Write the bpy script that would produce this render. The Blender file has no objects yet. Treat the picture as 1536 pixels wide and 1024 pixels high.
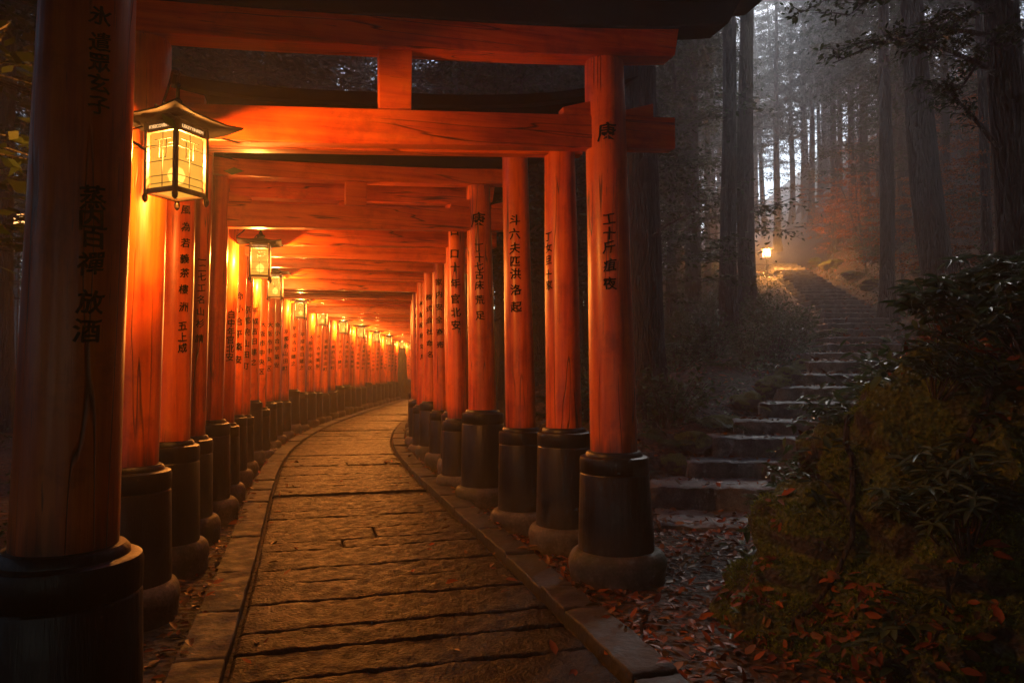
import bpy, bmesh, math, random
import numpy as np
from mathutils import Vector, Matrix

R = math.radians
rng = np.random.default_rng(7)
random.seed(7)
sc = bpy.context.scene
COL = sc.collection

# ------------------------------------------------------------------ camera, sky, sun, exposure
F_PX = 1100.0
CAM_H = 1.55
PITCH = math.atan(43 / F_PX)
cam_d = bpy.data.cameras.new("camera")
cam_d.sensor_width = 36.0
cam_d.lens = F_PX / 1536 * 36.0
cam_d.clip_start = 0.05
cam_d.clip_end = 600
cam = bpy.data.objects.new("camera", cam_d)
cam.location = (0, 0, CAM_H)
cam.rotation_euler = (R(90) + PITCH, 0, 0)
COL.objects.link(cam)
sc.camera = cam

SUN_EL, SUN_AZ = 34.0, 22.0           # azimuth from +Y towards +X (behind the hill, through the mist)
world = bpy.data.worlds.new("World")
sc.world = world
world.use_nodes = True
wn = world.node_tree.nodes
wl = world.node_tree.links
sky = wn.new("ShaderNodeTexSky")
sky.sky_type = 'NISHITA'
sky.sun_disc = False
sky.sun_elevation = R(SUN_EL)
sky.sun_rotation = R(SUN_AZ)
sky.dust_density = .5
sky.air_density = 1.2
sky.ozone_density = 2.5
bg = wn["Background"]
bg.inputs[1].default_value = 0.15
wl.new(sky.outputs[0], bg.inputs[0])

sun_d = bpy.data.lights.new("sun", 'SUN')
sun_d.energy = 2.3
sun_d.angle = R(10)
sun_d.color = (1.0, 0.96, 0.92)
sun = bpy.data.objects.new("sun", sun_d)
sdir = Vector((math.sin(R(SUN_AZ)) * math.cos(R(SUN_EL)), math.cos(R(SUN_AZ)) * math.cos(R(SUN_EL)), math.sin(R(SUN_EL))))
sun.rotation_euler = sdir.to_track_quat('Z', 'Y').to_euler()
sun.location = sdir * 60
COL.objects.link(sun)

sc.view_settings.view_transform = 'Standard'
sc.view_settings.look = 'None'
sc.view_settings.exposure = 0.6
sc.view_settings.gamma = 1.0
sc.render.engine = 'CYCLES'
cy = sc.cycles
cy.use_denoising = True
cy.max_bounces = 6
cy.diffuse_bounces = 3
cy.glossy_bounces = 2
cy.transmission_bounces = 2
cy.transparent_max_bounces = 12
cy.volume_bounces = 1
cy.caustics_reflective = False
cy.caustics_refractive = False
cy.sample_clamp_indirect = 4.0
cy.use_adaptive_sampling = True
cy.adaptive_threshold = 0.02

LAMP_W = 74000.0
HAZE_D = 0.0043

# ------------------------------------------------------------------ small helpers
def tag(o, label=None, cat=None, group=None, kind=None):
    if label: o['label'] = label
    if cat: o['category'] = cat
    if group: o['group'] = group
    if kind: o['kind'] = kind
    return o

def empty(name, loc=(0, 0, 0), rz=0.0):
    o = bpy.data.objects.new(name, None)
    o.empty_display_size = 0.2
    o.location = loc
    o.rotation_euler = (0, 0, rz)
    COL.objects.link(o)
    return o

def link_mesh(name, me, mat=None, parent=None):
    o = bpy.data.objects.new(name, me)
    if mat is not None and not me.materials:
        me.materials.append(mat)
    if parent is not None:
        o.parent = parent
    COL.objects.link(o)
    return o

def copy_tree(o, parent=None):
    c = o.copy()
    COL.objects.link(c)
    c.parent = parent
    for ch in list(o.children):
        copy_tree(ch, c)
    return c

class MB:
    """collects verts/faces for ONE mesh"""
    def __init__(s):
        s.v = []; s.f = []
    def add(s, vs, fs):
        b = len(s.v)
        s.v.extend([tuple(map(float, v)) for v in vs])
        s.f.extend([tuple(i + b for i in f) for f in fs])
    def box(s, c, d, rz=0.0, taper=None):
        cx, cy_, cz = c; dx, dy, dz = d[0] / 2, d[1] / 2, d[2] / 2
        vs = []
        ca, sa = math.cos(rz), math.sin(rz)
        for z in (-dz, dz):
            k = 1.0 if (taper is None or z < 0) else taper
            for x, y in ((-dx, -dy), (dx, -dy), (dx, dy), (-dx, dy)):
                x2, y2 = x * k, y * k
                vs.append((cx + x2 * ca - y2 * sa, cy_ + x2 * sa + y2 * ca, cz + z))
        s.add(vs, [(0, 3, 2, 1), (4, 5, 6, 7), (0, 1, 5, 4), (1, 2, 6, 5), (2, 3, 7, 6), (3, 0, 4, 7)])
    def lathe(s, prof, n=28, axis=None, wob=0.0, seed=0):
        """prof: list of (r,z); axis: f(z)->(x,y)"""
        rr = random.Random(seed)
        ph = [rr.uniform(0, 6.28) for _ in range(4)]
        vs = []; fs = []
        for r, z in prof:
            ax, ay = axis(z) if axis else (0, 0)
            for k in range(n):
                a = 2 * math.pi * k / n
                q = r * (1 + wob * (math.sin(2 * a + ph[0] + 3 * z) + .6 * math.sin(3 * a + ph[1] - 5 * z) + .4 * math.sin(5 * a + ph[2])))
                vs.append((ax + q * math.cos(a), ay + q * math.sin(a), z))
        m = len(prof)
        for i in range(m - 1):
            for k in range(n):
                k2 = (k + 1) % n
                fs.append((i * n + k, i * n + k2, (i + 1) * n + k2, (i + 1) * n + k))
        fs.append(tuple(range(n - 1, -1, -1)))
        fs.append(tuple((m - 1) * n + k for k in range(n)))
        s.add(vs, fs)
    def tube(s, pts, rad, n=8, cap=True, lobes=0.0, ph=0.0):
        pts = [Vector(p) for p in pts]
        m = len(pts)
        rads = rad if hasattr(rad, '__len__') else [rad] * m
        up = Vector((0, 0, 1))
        t0 = (pts[1] - pts[0]).normalized()
        nx = t0.orthogonal().normalized()
        vs = []; fs = []
        for i, p in enumerate(pts):
            t = (pts[min(i + 1, m - 1)] - pts[max(i - 1, 0)]).normalized()
            nx = (nx - t * nx.dot(t)).normalized()
            ny = t.cross(nx)
            for k in range(n):
                a = 2 * math.pi * k / n
                r = rads[i]
                if lobes:
                    fl = lobes * max(0, 1 - i / (m * 0.25)) ** 2
                    r *= 1 + fl * (.6 + .55 * math.sin(5 * a + ph) + .3 * math.sin(3 * a + 2 * ph)) + .05 * math.sin(4 * a + ph + i)
                vs.append(p + nx * (r * math.cos(a)) + ny * (r * math.sin(a)))
        for i in range(m - 1):
            for k in range(n):
                k2 = (k + 1) % n
                fs.append((i * n + k, i * n + k2, (i + 1) * n + k2, (i + 1) * n + k))
        if cap:
            fs.append(tuple(range(n - 1, -1, -1)))
            fs.append(tuple((m - 1) * n + k for k in range(n)))
        s.add(vs, fs)
    def mesh(s, name, mat=None, smooth=False, bevel=0.0, angle=40):
        me = bpy.data.meshes.new(name)
        me.from_pydata(s.v, [], s.f)
        if bevel:
            bm = bmesh.new(); bm.from_mesh(me)
            ed = [e for e in bm.edges if len(e.link_faces) == 2 and e.calc_face_angle(0) > R(30)]
            bmesh.ops.bevel(bm, geom=ed, offset=bevel, segments=2, affect='EDGES', profile=.6)
            bm.to_mesh(me); bm.free()
        if smooth:
            me.polygons.foreach_set('use_smooth', [True] * len(me.polygons))
            me.set_sharp_from_angle(angle=R(angle))
        if mat is not None:
            me.materials.append(mat)
        me.update()
        return me
    def build(s, name, mat, parent=None, **k):
        return link_mesh(name, s.mesh(name, mat, **k), None, parent)

def np_mesh(name, v, f, mat=None, smooth=False):
    """v (N,3), f (M,k) numpy"""
    me = bpy.data.meshes.new(name)
    v = np.asarray(v, np.float32); f = np.asarray(f, np.int32)
    me.vertices.add(len(v)); me.vertices.foreach_set('co', v.ravel())
    k = f.shape[1]
    me.loops.add(f.size); me.loops.foreach_set('vertex_index', f.ravel())
    me.polygons.add(len(f))
    me.polygons.foreach_set('loop_start', np.arange(0, f.size, k, dtype=np.int32))
    if smooth:
        me.polygons.foreach_set('use_smooth', np.ones(len(f), bool))
    me.update(calc_edges=True)
    if mat is not None: me.materials.append(mat)
    return me

def unit(a):
    return a / np.maximum(np.linalg.norm(a, axis=-1, keepdims=True), 1e-9)

def leaves(pos, direc, up, length, width, fold=0.25, curl=0.2):
    """two-quad folded leaves: pos is the leaf foot, direc the tip direction"""
    n = len(pos)
    d = unit(direc); s = unit(np.cross(d, up)); u = np.cross(s, d)
    L = np.broadcast_to(np.asarray(length, float), (n,))[:, None]
    W = np.broadcast_to(np.asarray(width, float), (n,))[:, None]
    c = np.broadcast_to(np.asarray(curl, float), (n,))[:, None]
    def P(a, b, h): return pos + d * L * a + s * W * b + u * (h * W - c * L * a * a)
    v = np.stack([P(0, 0, 0), P(.3, .46, fold), P(.68, .36, fold), P(1, 0, 0), P(.68, -.36, fold), P(.3, -.46, fold)], 1)
    b = (np.arange(n) * 6)[:, None]
    f = np.concatenate([b + np.array([[0, 1, 2, 3]]), b + np.array([[0, 3, 4, 5]])], 0)
    return v.reshape(-1, 3), f

def diamonds(pos, direc, up, length, width):
    n = len(pos)
    d = unit(direc); s = unit(np.cross(d, up))
    L = np.broadcast_to(np.asarray(length, float), (n,))[:, None]
    W = np.broadcast_to(np.asarray(width, float), (n,))[:, None]
    v = np.stack([pos, pos + d * L * .45 + s * W * .5, pos + d * L, pos + d * L * .45 - s * W * .5], 1)
    f = (np.arange(n) * 4)[:, None] + np.array([[0, 1, 2, 3]])
    return v.reshape(-1, 3), f

def merge(parts):
    vs, fs, b = [], [], 0
    for v, f in parts:
        vs.append(v); fs.append(f + b); b += len(v)
    return np.concatenate(vs), np.concatenate(fs)

def rdir(n, flat=1.0):
    a = rng.normal(size=(n, 3)); a[:, 2] *= flat
    return unit(a)

# ------------------------------------------------------------------ materials
class NT:
    def __init__(s, name):
        s.m = bpy.data.materials.new(name); s.m.use_nodes = True
        s.t = s.m.node_tree; s.n = s.t.nodes; s.l = s.t.links
        s.b = s.n["Principled BSDF"]
        s.out = s.n["Material Output"]
    def node(s, typ, **kw):
        n = s.n.new(typ)
        for k, v in kw.items(): setattr(n, k, v)
        return n
    def put(s, sock, val):
        if isinstance(val, bpy.types.NodeSocket): s.l.new(val, sock)
        else: sock.default_value = val
    def coord(s, scale=(1, 1, 1), rnd=False):
        tc = s.node("ShaderNodeTexCoord"); mp = s.node("ShaderNodeMapping")
        s.l.new(tc.outputs['Object'], mp.inputs[0]); mp.inputs['Scale'].default_value = scale
        if rnd:
            oi = s.node("ShaderNodeObjectInfo")
            s.l.new(s.math('MULTIPLY', oi.outputs['Random'], 37.0), mp.inputs['Location'])
        return mp.outputs[0]
    def noise(s, vec, scale=5, detail=4, rough=.55, dist=0.0, out='Fac'):
        n = s.node("ShaderNodeTexNoise"); s.l.new(vec, n.inputs['Vector'])
        n.inputs['Scale'].default_value = scale; n.inputs['Detail'].default_value = detail
        n.inputs['Roughness'].default_value = rough; n.inputs['Distortion'].default_value = dist
        return n.outputs[out]
    def voro(s, vec, scale=5, feature='F1', out='Distance', rand=1.0):
        n = s.node("ShaderNodeTexVoronoi", feature=feature); s.l.new(vec, n.inputs['Vector'])
        n.inputs['Scale'].default_value = scale; n.inputs['Randomness'].default_value = rand
        return n.outputs[out]
    def ramp(s, fac, stops, interp='LINEAR'):
        n = s.node("ShaderNodeValToRGB"); n.color_ramp.interpolation = interp
        e = n.color_ramp.elements
        while len(e) < len(stops): e.new(.5)
        for q, (p, c) in zip(e, stops):
            q.position = p; q.color = (*c, 1) if len(c) == 3 else c
        s.l.new(fac, n.inputs[0]); return n.outputs[0]
    def math(s, op, a, b=None, c=None, clamp=False):
        n = s.node("ShaderNodeMath", operation=op); n.use_clamp = clamp
        s.put(n.inputs[0], a)
        if b is not None: s.put(n.inputs[1], b)
        if c is not None: s.put(n.inputs[2], c)
        return n.outputs[0]
    def rng(s, v, a, b, c=0.0, d=1.0):
        n = s.node("ShaderNodeMapRange"); s.put(n.inputs[0], v)
        for i, q in enumerate((a, b, c, d)): n.inputs[1 + i].default_value = q
        return n.outputs[0]
    def mix(s, f, a, b, blend='MIX'):
        n = s.node("ShaderNodeMix", data_type='RGBA', blend_type=blend)
        s.put(n.inputs[0], f)
        for i, q in ((6, a), (7, b)):
            s.put(n.inputs[i], q if isinstance(q, bpy.types.NodeSocket) else (*q, 1))
        return n.outputs[2]
    def bump(s, h, strength=.5, dist=.02, prev=None):
        n = s.node("ShaderNodeBump"); n.inputs['Strength'].default_value = strength
        n.inputs['Distance'].default_value = dist; s.l.new(h, n.inputs['Height'])
        if prev is not None: s.l.new(prev, n.inputs['Normal'])
        s.l.new(n.outputs[0], s.b.inputs['Normal']); return n.outputs[0]
    def set(s, **k):
        for q, v in k.items():
            sock = s.b.inputs[q.replace('_', ' ')]
            if isinstance(v, tuple): v = (*v, 1)
            s.put(sock, v)
        return s.m
    def islands(s):
        return s.node("ShaderNodeNewGeometry").outputs['Random Per Island']

def mat_vermilion(name, sx, sy, sz, long_axis):
    t = NT(name)
    sca = [9.0, 9.0, 9.0]; sca[long_axis] = .45
    g = t.coord(tuple(sca), rnd=True)
    o = t.coord((1, 1, 1), rnd=True)
    big = t.noise(o, 1.7, 3); fine = t.noise(g, 2.2, 6, .65)
    col = t.ramp(t.math('ADD', t.math('MULTIPLY', big, .45), t.math('MULTIPLY', fine, .55)),
                 [(.34, (.25, .022, .004)), (.46, (.55, .084, .008)), (.57, (.70, .132, .011)), (.72, (.76, .20, .022))])
    # fine lengthwise cracks in the paint
    cr = t.noise(g, .85, 2, .5, .35)
    line = t.rng(t.math('ABSOLUTE', t.math('SUBTRACT', cr, .5)), .002, .012, 1, 0)
    line = t.math('MULTIPLY', line, t.rng(t.noise(o, 1.3, 1), .44, .52))
    col = t.mix(t.math('MULTIPLY', line, .85), col, (.03, .010, .005))
    # chips and grime
    chip = t.rng(t.noise(g, 5.5, 5, .7), .63, .69)
    col = t.mix(t.math('MULTIPLY', chip, .7), col, (.10, .022, .008))
    soot = t.rng(t.noise(o, 3.5, 6, .7), .53, .72)
    col = t.mix(t.math('MULTIPLY', soot, .5), col, (.13, .018, .006))
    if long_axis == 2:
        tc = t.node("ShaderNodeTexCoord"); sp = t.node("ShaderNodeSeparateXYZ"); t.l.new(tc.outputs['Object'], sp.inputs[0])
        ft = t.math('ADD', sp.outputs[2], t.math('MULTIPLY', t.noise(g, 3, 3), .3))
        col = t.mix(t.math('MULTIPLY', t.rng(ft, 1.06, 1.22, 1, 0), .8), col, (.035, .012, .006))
    t.bump(t.math('SUBTRACT', t.math('MULTIPLY', fine, .5), line), .6, .014)
    return t.set(Base_Color=col, Roughness=t.rng(fine, .3, .7, .30, .52), Specular_IOR_Level=.5, Coat_Weight=.25, Coat_Roughness=.25)

def mat_black(name):
    t = NT(name); o = t.coord((1, 1, 1), True); g = t.coord((9, 9, .6), True)
    n = t.noise(g, 2.5, 6, .65); b = t.noise(o, 4, 4)
    col = t.ramp(n, [(.35, (.004, .0035, .0035)), (.6, (.008, .007, .0065)), (.75, (.026, .022, .018))])
    col = t.mix(t.math('MULTIPLY', t.rng(b, .52, .7), .6), col, (.014, .012, .009))
    tc = t.node("ShaderNodeTexCoord"); sp = t.node("ShaderNodeSeparateXYZ"); t.l.new(tc.outputs['Object'], sp.inputs[0])
    mud = t.rng(t.math('ADD', sp.outputs[2], t.math('MULTIPLY', t.noise(t.coord((5, 5, 1.6), True), 1.5, 6, .65), .75)), .48, .78, 1, 0)
    col = t.mix(t.math('MULTIPLY', mud, .75), col, t.mix(b, (.020, .018, .010), (.055, .046, .03)))
    chips = t.rng(t.noise(o, 22, 5, .7), .66, .70)
    col = t.mix(t.math('MULTIPLY', chips, .6), col, (.06, .045, .032))
    t.bump(n, .45, .012)
    return t.set(Base_Color=col, Roughness=t.rng(t.math('ADD', b, mud), .3, 1.0, .28, .75), Specular_IOR_Level=.35)

def mat_stone(name, c0, c1, c2, rough=(.55, .85), scale=6, bump=.6, moss=0.0, dist=.02, spec=.3):
    t = NT(name); o = t.coord((1, 1, 1), True)
    n = t.noise(o, scale, 8, .62); f = t.noise(o, scale * 9, 4, .6); v = t.voro(o, scale * 3.3)
    col = t.ramp(t.math('ADD', t.math('MULTIPLY', n, .65), t.math('MULTIPLY', f, .35)), [(.33, c0), (.5, c1), (.68, c2)])
    if moss:
        mm = t.math('MULTIPLY', t.rng(t.noise(o, scale * .45, 6, .6), .5, .62), moss)
        col = t.mix(mm, col, t.mix(f, (.018, .026, .006), (.05, .062, .014)))
    h = t.math('ADD', t.math('MULTIPLY', n, .7), t.math('ADD', t.math('MULTIPLY', f, .25), t.math('MULTIPLY', v, .25)))
    t.bump(h, bump, dist)
    return t.set(Base_Color=col, Roughness=t.rng(n, .35, .65, rough[0], rough[1]), Specular_IOR_Level=spec)

def mat_leaf(name, cols, rough=.5, trans=.25):
    t = NT(name)
    st = [(i / max(1, len(cols) - 1), c) for i, c in enumerate(cols)]
    col = t.ramp(t.islands(), st)
    m = t.set(Base_Color=col, Roughness=rough, Specular_IOR_Level=.07)
    if trans:
        tr = t.node("ShaderNodeBsdfTranslucent"); t.l.new(col, tr.inputs[0])
        mx = t.node("ShaderNodeMixShader"); mx.inputs[0].default_value = trans
        t.l.new(t.b.outputs[0], mx.inputs[1]); t.l.new(tr.outputs[0], mx.inputs[2]); t.l.new(mx.outputs[0], t.out.inputs[0])
    return m

def mat_bark(name, c0, c1, moss=.3):
    t = NT(name); g = t.coord((6, 6, .9), True); o = t.coord((1, 1, 1), True)
    n = t.noise(g, 2.4, 8, .7, .3); r = t.voro(g, 3.2, 'DISTANCE_TO_EDGE')
    col = t.ramp(n, [(.3, c0), (.7, c1)])
    col = t.mix(t.math('MULTIPLY', t.rng(t.noise(o, 1.3, 5), .5, .65), moss), col, (.030, .036, .012))
    t.bump(t.math('ADD', n, t.rng(r, 0, .25)), .9, .05)
    return t.set(Base_Color=col, Roughness=.9)

def mat_plain(name, col, rough=.5, metal=0.0):
    t = NT(name); o = t.coord((1, 1, 1), True)
    n = t.noise(o, 30, 4)
    c = t.mix(n, tuple(q * .6 for q in col), tuple(min(1, q * 1.3) for q in col))
    t.bump(n, .2, .004)
    return t.set(Base_Color=c, Roughness=rough, Metallic=metal)

def mat_glow(name, col, strength, see=0.0):
    t = NT(name); o = t.coord((1, 1, 1)); n = t.noise(o, 7, 5, .6)
    em = t.node("ShaderNodeEmission")
    t.put(em.inputs[0], t.mix(n, tuple(q * .72 for q in col), col)); em.inputs[1].default_value = strength
    src = em.outputs[0]
    if see:
        tr = t.node("ShaderNodeBsdfTransparent"); tr.inputs[0].default_value = (1, .82, .5, 1)
        mx = t.node("ShaderNodeMixShader"); mx.inputs[0].default_value = see
        t.l.new(src, mx.inputs[1]); t.l.new(tr.outputs[0], mx.inputs[2]); src = mx.outputs[0]
    t.l.new(src, t.out.inputs[0])
    return t.m

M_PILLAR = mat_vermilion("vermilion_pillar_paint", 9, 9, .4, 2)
M_BEAM = mat_vermilion("vermilion_beam_paint", .4, 9, 9, 0)
M_BLACK = mat_black("black_lacquer")
M_CAP = mat_plain("black_cap_paint", (.006, .0055, .0055), .72)
M_CAP.node_tree.nodes["Principled BSDF"].inputs["Specular IOR Level"].default_value = .15
M_INK = mat_plain("black_ink", (.003, .0025, .0025), .95)
M_INK.node_tree.nodes["Principled BSDF"].inputs["Specular IOR Level"].default_value = .1
M_FOOT = mat_stone("footing_stone", (.030, .026, .022), (.075, .064, .053), (.16, .14, .115), scale=5, moss=.6, bump=.9)
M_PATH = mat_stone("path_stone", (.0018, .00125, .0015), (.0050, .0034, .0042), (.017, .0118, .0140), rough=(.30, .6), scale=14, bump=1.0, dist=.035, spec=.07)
M_KERB = mat_stone("kerb_stone", (.007, .0065, .0062), (.016, .0145, .0138), (.04, .037, .034), scale=7, bump=.7, moss=.3)
M_STEP = mat_stone("step_stone", (.042, .040, .039), (.115, .110, .105), (.21, .20, .19), rough=(.5, .8), scale=6, bump=.9, moss=.35, spec=.15)
M_IRON = mat_plain("dark_iron", (.02, .018, .016), .45, .6)
M_ROOF = mat_plain("lantern_roof_iron", (.0016, .0013, .0011), .9)
M_ROOF.node_tree.nodes["Principled BSDF"].inputs["Specular IOR Level"].default_value = .08
M_LWOOD = mat_plain("lantern_dark_wood", (.03, .018, .010), .5)
M_PANE = mat_glow("lit_paper_pane", (1.0, .44, .05), .72, .05)
M_BULB = mat_glow("bulb_glow", (1.0, .66, .28), 500.0)
M_LETTER = mat_glow("lit_cut_letters", (1.0, .55, .2), .9)
M_BARK = mat_bark("dark_bark", (.012, .010, .009), (.055, .047, .042))
M_BARK2 = mat_bark("grey_bark", (.022, .02, .018), (.075, .07, .065), .2)
M_NEEDLE = mat_leaf("conifer_leaf", [(.012, .022, .012), (.022, .040, .020), (.04, .058, .028), (.03, .05, .03)])
M_GREEN = mat_leaf("broad_leaf", [(.016, .03, .012), (.03, .052, .02), (.05, .075, .025), (.035, .05, .03)])
M_SHRUB = mat_leaf("shrub_leaf", [(.028, .055, .024), (.05, .09, .04), (.08, .115, .05), (.045, .08, .05)], .38)
M_FERN = mat_leaf("fern_leaf", [(.03, .05, .015), (.06, .085, .025), (.05, .07, .03)], .5)
M_ORANGE = mat_leaf("autumn_leaf", [(.16, .035, .008), (.30, .075, .012), (.36, .13, .02), (.12, .05, .012)])
M_LITTER = mat_leaf("fallen_leaf", [(.05, .016, .008), (.16, .04, .012), (.26, .075, .016), (.09, .035, .018), (.20, .10, .035), (.045, .03, .022)], .42, .0)
M_STEM = mat_plain("woody_stem", (.05, .035, .022), .85)

# ------------------------------------------------------------------ the lie of the land
_cl = np.array([(-8, 2.7), (0, .56), (3.6, -.41), (5.7, -.98), (7, -1.35), (8.5, -1.8), (11, -2.5), (13.3, -3.08), (15.8, -3.58),
                (19.2, -4.02), (23, -4.27), (28, -4.42), (34, -4.55), (40, -4.65), (48, -4.6), (56, -4.2), (66, -3.2)])
_yy = np.linspace(-8, 66, 741)
_xx = np.interp(_yy, _cl[:, 0], _cl[:, 1])
_k = np.ones(31) / 31
_xs = np.convolve(np.pad(_xx, 15, mode='reflect', reflect_type='odd'), _k, 'valid')
def Xc(y): return np.interp(y, _yy, _xs)
_arc = np.concatenate([[0], np.cumsum(np.hypot(np.diff(_yy), np.diff(_xs)))])
def at_arc(s):
    y = np.interp(s, _arc, _yy); x = Xc(y)
    dx = (Xc(y + .2) - Xc(y - .2)) / .4
    t = np.stack([dx, np.ones_like(dx)], -1); t = t / np.linalg.norm(t, axis=-1, keepdims=True)
    return x, y, t

# stone steps: (distance, left end x), one row per step
_stl = np.array([(8.06, 1.52), (8.64, 1.96), (9.05, 2.44), (9.5, 2.91), (10.1, 3.4), (10.7, 3.9), (11.45, 4.4), (12.5, 5.06), (13.9, 5.8),
                 (15.0, 6.4), (16.0, 6.9), (17.0, 7.35), (17.9, 7.75), (18.8, 8.07), (19.8, 8.45), (20.8, 8.8), (21.8, 9.05),
                 (34.0, 12.3), (38.0, 13.4)])
_sti = np.array(list(range(17)) + [30, 34])
def step_row(i):
    return float(np.interp(i, _sti, _stl[:, 0])), float(np.interp(i, _sti, _stl[:, 1]))
N_STEP = 35
ST = [(*step_row(i), .29 + .2 * i) for i in range(N_STEP)]      # (y, x_left, z_top)
_sy = np.array([-8, 4, 6.8] + [s[0] for s in ST] + [90]); _sw = 1.55
_sx = np.array([2.3, 2.25, 2.2] + [s[1] + _sw / 2 for s in ST] + [28.])
_sz = np.array([0, 0, 0] + [s[2] - .22 for s in ST] + [19.])
def Sx(y): return np.interp(y, _sy, _sx)
def Sz(y): return np.interp(y, _sy, _sz)
def smooth(t):
    t = np.clip(t, 0, 1); return t * t * (3 - 2 * t)
def wob(x, y):
    return (np.sin(1.3 * x + .7 * y) * .5 + np.sin(-.9 * x + 1.7 * y + 1) * .4 + np.sin(2.9 * x + 2.3 * y + 2) * .22 + np.sin(5.1 * x - 4.3 * y) * .1)
def H(x, y):
    x = np.asarray(x, float); y = np.asarray(y, float)
    d = x - Xc(np.clip(y, -8, 66)); sx = Sx(y); sz = Sz(y); e = x - sx
    gap = np.maximum(sx - .95 - (x - d) - 2.1, .6)
    t = smooth((d - 2.1) / gap)
    left = sz * t ** .8 + .32 * np.sin(np.clip((d - 2.1) / gap, 0, 1) * math.pi) * smooth((y - 7) / 4)
    er = np.maximum(e - .95, 0)
    slope = np.interp(y, [0, 6, 12, 20, 40], [.7, .8, .88, 1.0, .85])
    right = sz + slope * (er - .35 * (1 - np.exp(-er / .35)))
    right = np.where(right > 34, 34 + (right - 34) * .2, right)
    z = np.where(e > .95, right, np.where(e > -.95, sz, left))
    lft = np.maximum(-d - 2.3, 0)
    z = np.where(d < 0, .10 * lft + .0022 * np.minimum(lft, 60) ** 2, z)
    calm = smooth((np.abs(d) - 1.9) / 2.0)
    calm = calm * np.where(np.abs(e) < 1.0, .0, smooth((np.abs(e) - .9) / 1.5))
    near = smooth((y - 4) / 5) * .6 + .4
    z = z + wob(x, y) * .13 * calm * near
    return z - .035
def ray(px, py):
    cp, sp = math.cos(PITCH), math.sin(PITCH)
    a = (px - 768) / F_PX; b = (512 - py) / F_PX
    return Vector((a, cp - b * sp, sp + b * cp))
def at_depth(px, py, Y):
    d = ray(px, py); return Vector((0, 0, CAM_H)) + d * (Y / d.y)
def on_ground(px, py, y0=3.0, y1=80.0):
    for y in np.arange(y0, y1, .05):
        p = at_depth(px, py, y)
        if p.z <= float(H(p.x, p.y)): return p
    return at_depth(px, py, y1)

def axis_grid(lo, hi, f):
    a = [0.0]
    while a[-1] < hi: a.append(a[-1] + f(a[-1]))
    b = [0.0]
    while b[-1] > lo: b.append(b[-1] - f(b[-1]))
    return np.array(b[:0:-1] + a)
gx = axis_grid(-75, 85, lambda q: .16 + .035 * max(0, abs(q) - 6))
gy = axis_grid(-10, 118, lambda q: .16 + .022 * max(0, abs(q) - 14))
XX, YY = np.meshgrid(gx, gy)
ZZ = H(XX, YY)
nx_, ny_ = len(gx), len(gy)
idx = np.arange(nx_ * ny_).reshape(ny_, nx_)
tf = np.stack([idx[:-1, :-1], idx[:-1, 1:], idx[1:, 1:], idx[1:, :-1]], -1).reshape(-1, 4)
t = NT("forest_soil"); o = t.coord()
n1 = t.noise(o, .8, 6); n2 = t.noise(o, 14, 6, .7); n3 = t.voro(o, 16)
lf = t.voro(o, 13, 'F1', 'Color')
sep = t.node("ShaderNodeSeparateColor"); t.l.new(lf, sep.inputs[0])
leafc = t.ramp(sep.outputs[0], [(.1, (.022, .012, .007)), (.4, (.05, .022, .010)), (.7, (.09, .034, .012)), (.95, (.035, .024, .015))])
col = t.mix(t.rng(n2, .4, .6), (.016, .012, .008), leafc)
col = t.mix(t.math('MULTIPLY', t.rng(n1, .5, .62), .55), col, t.mix(n2, (.012, .016, .005), (.04, .048, .014)))
t.bump(t.math('ADD', n2, n3), .9, .05)
M_SOIL = t.set(Base_Color=col, Roughness=.85)
tag(link_mesh("ground", np_mesh("ground", np.stack([XX, YY, ZZ], -1).reshape(-1, 3), tf, M_SOIL, True)), kind='structure')

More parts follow.
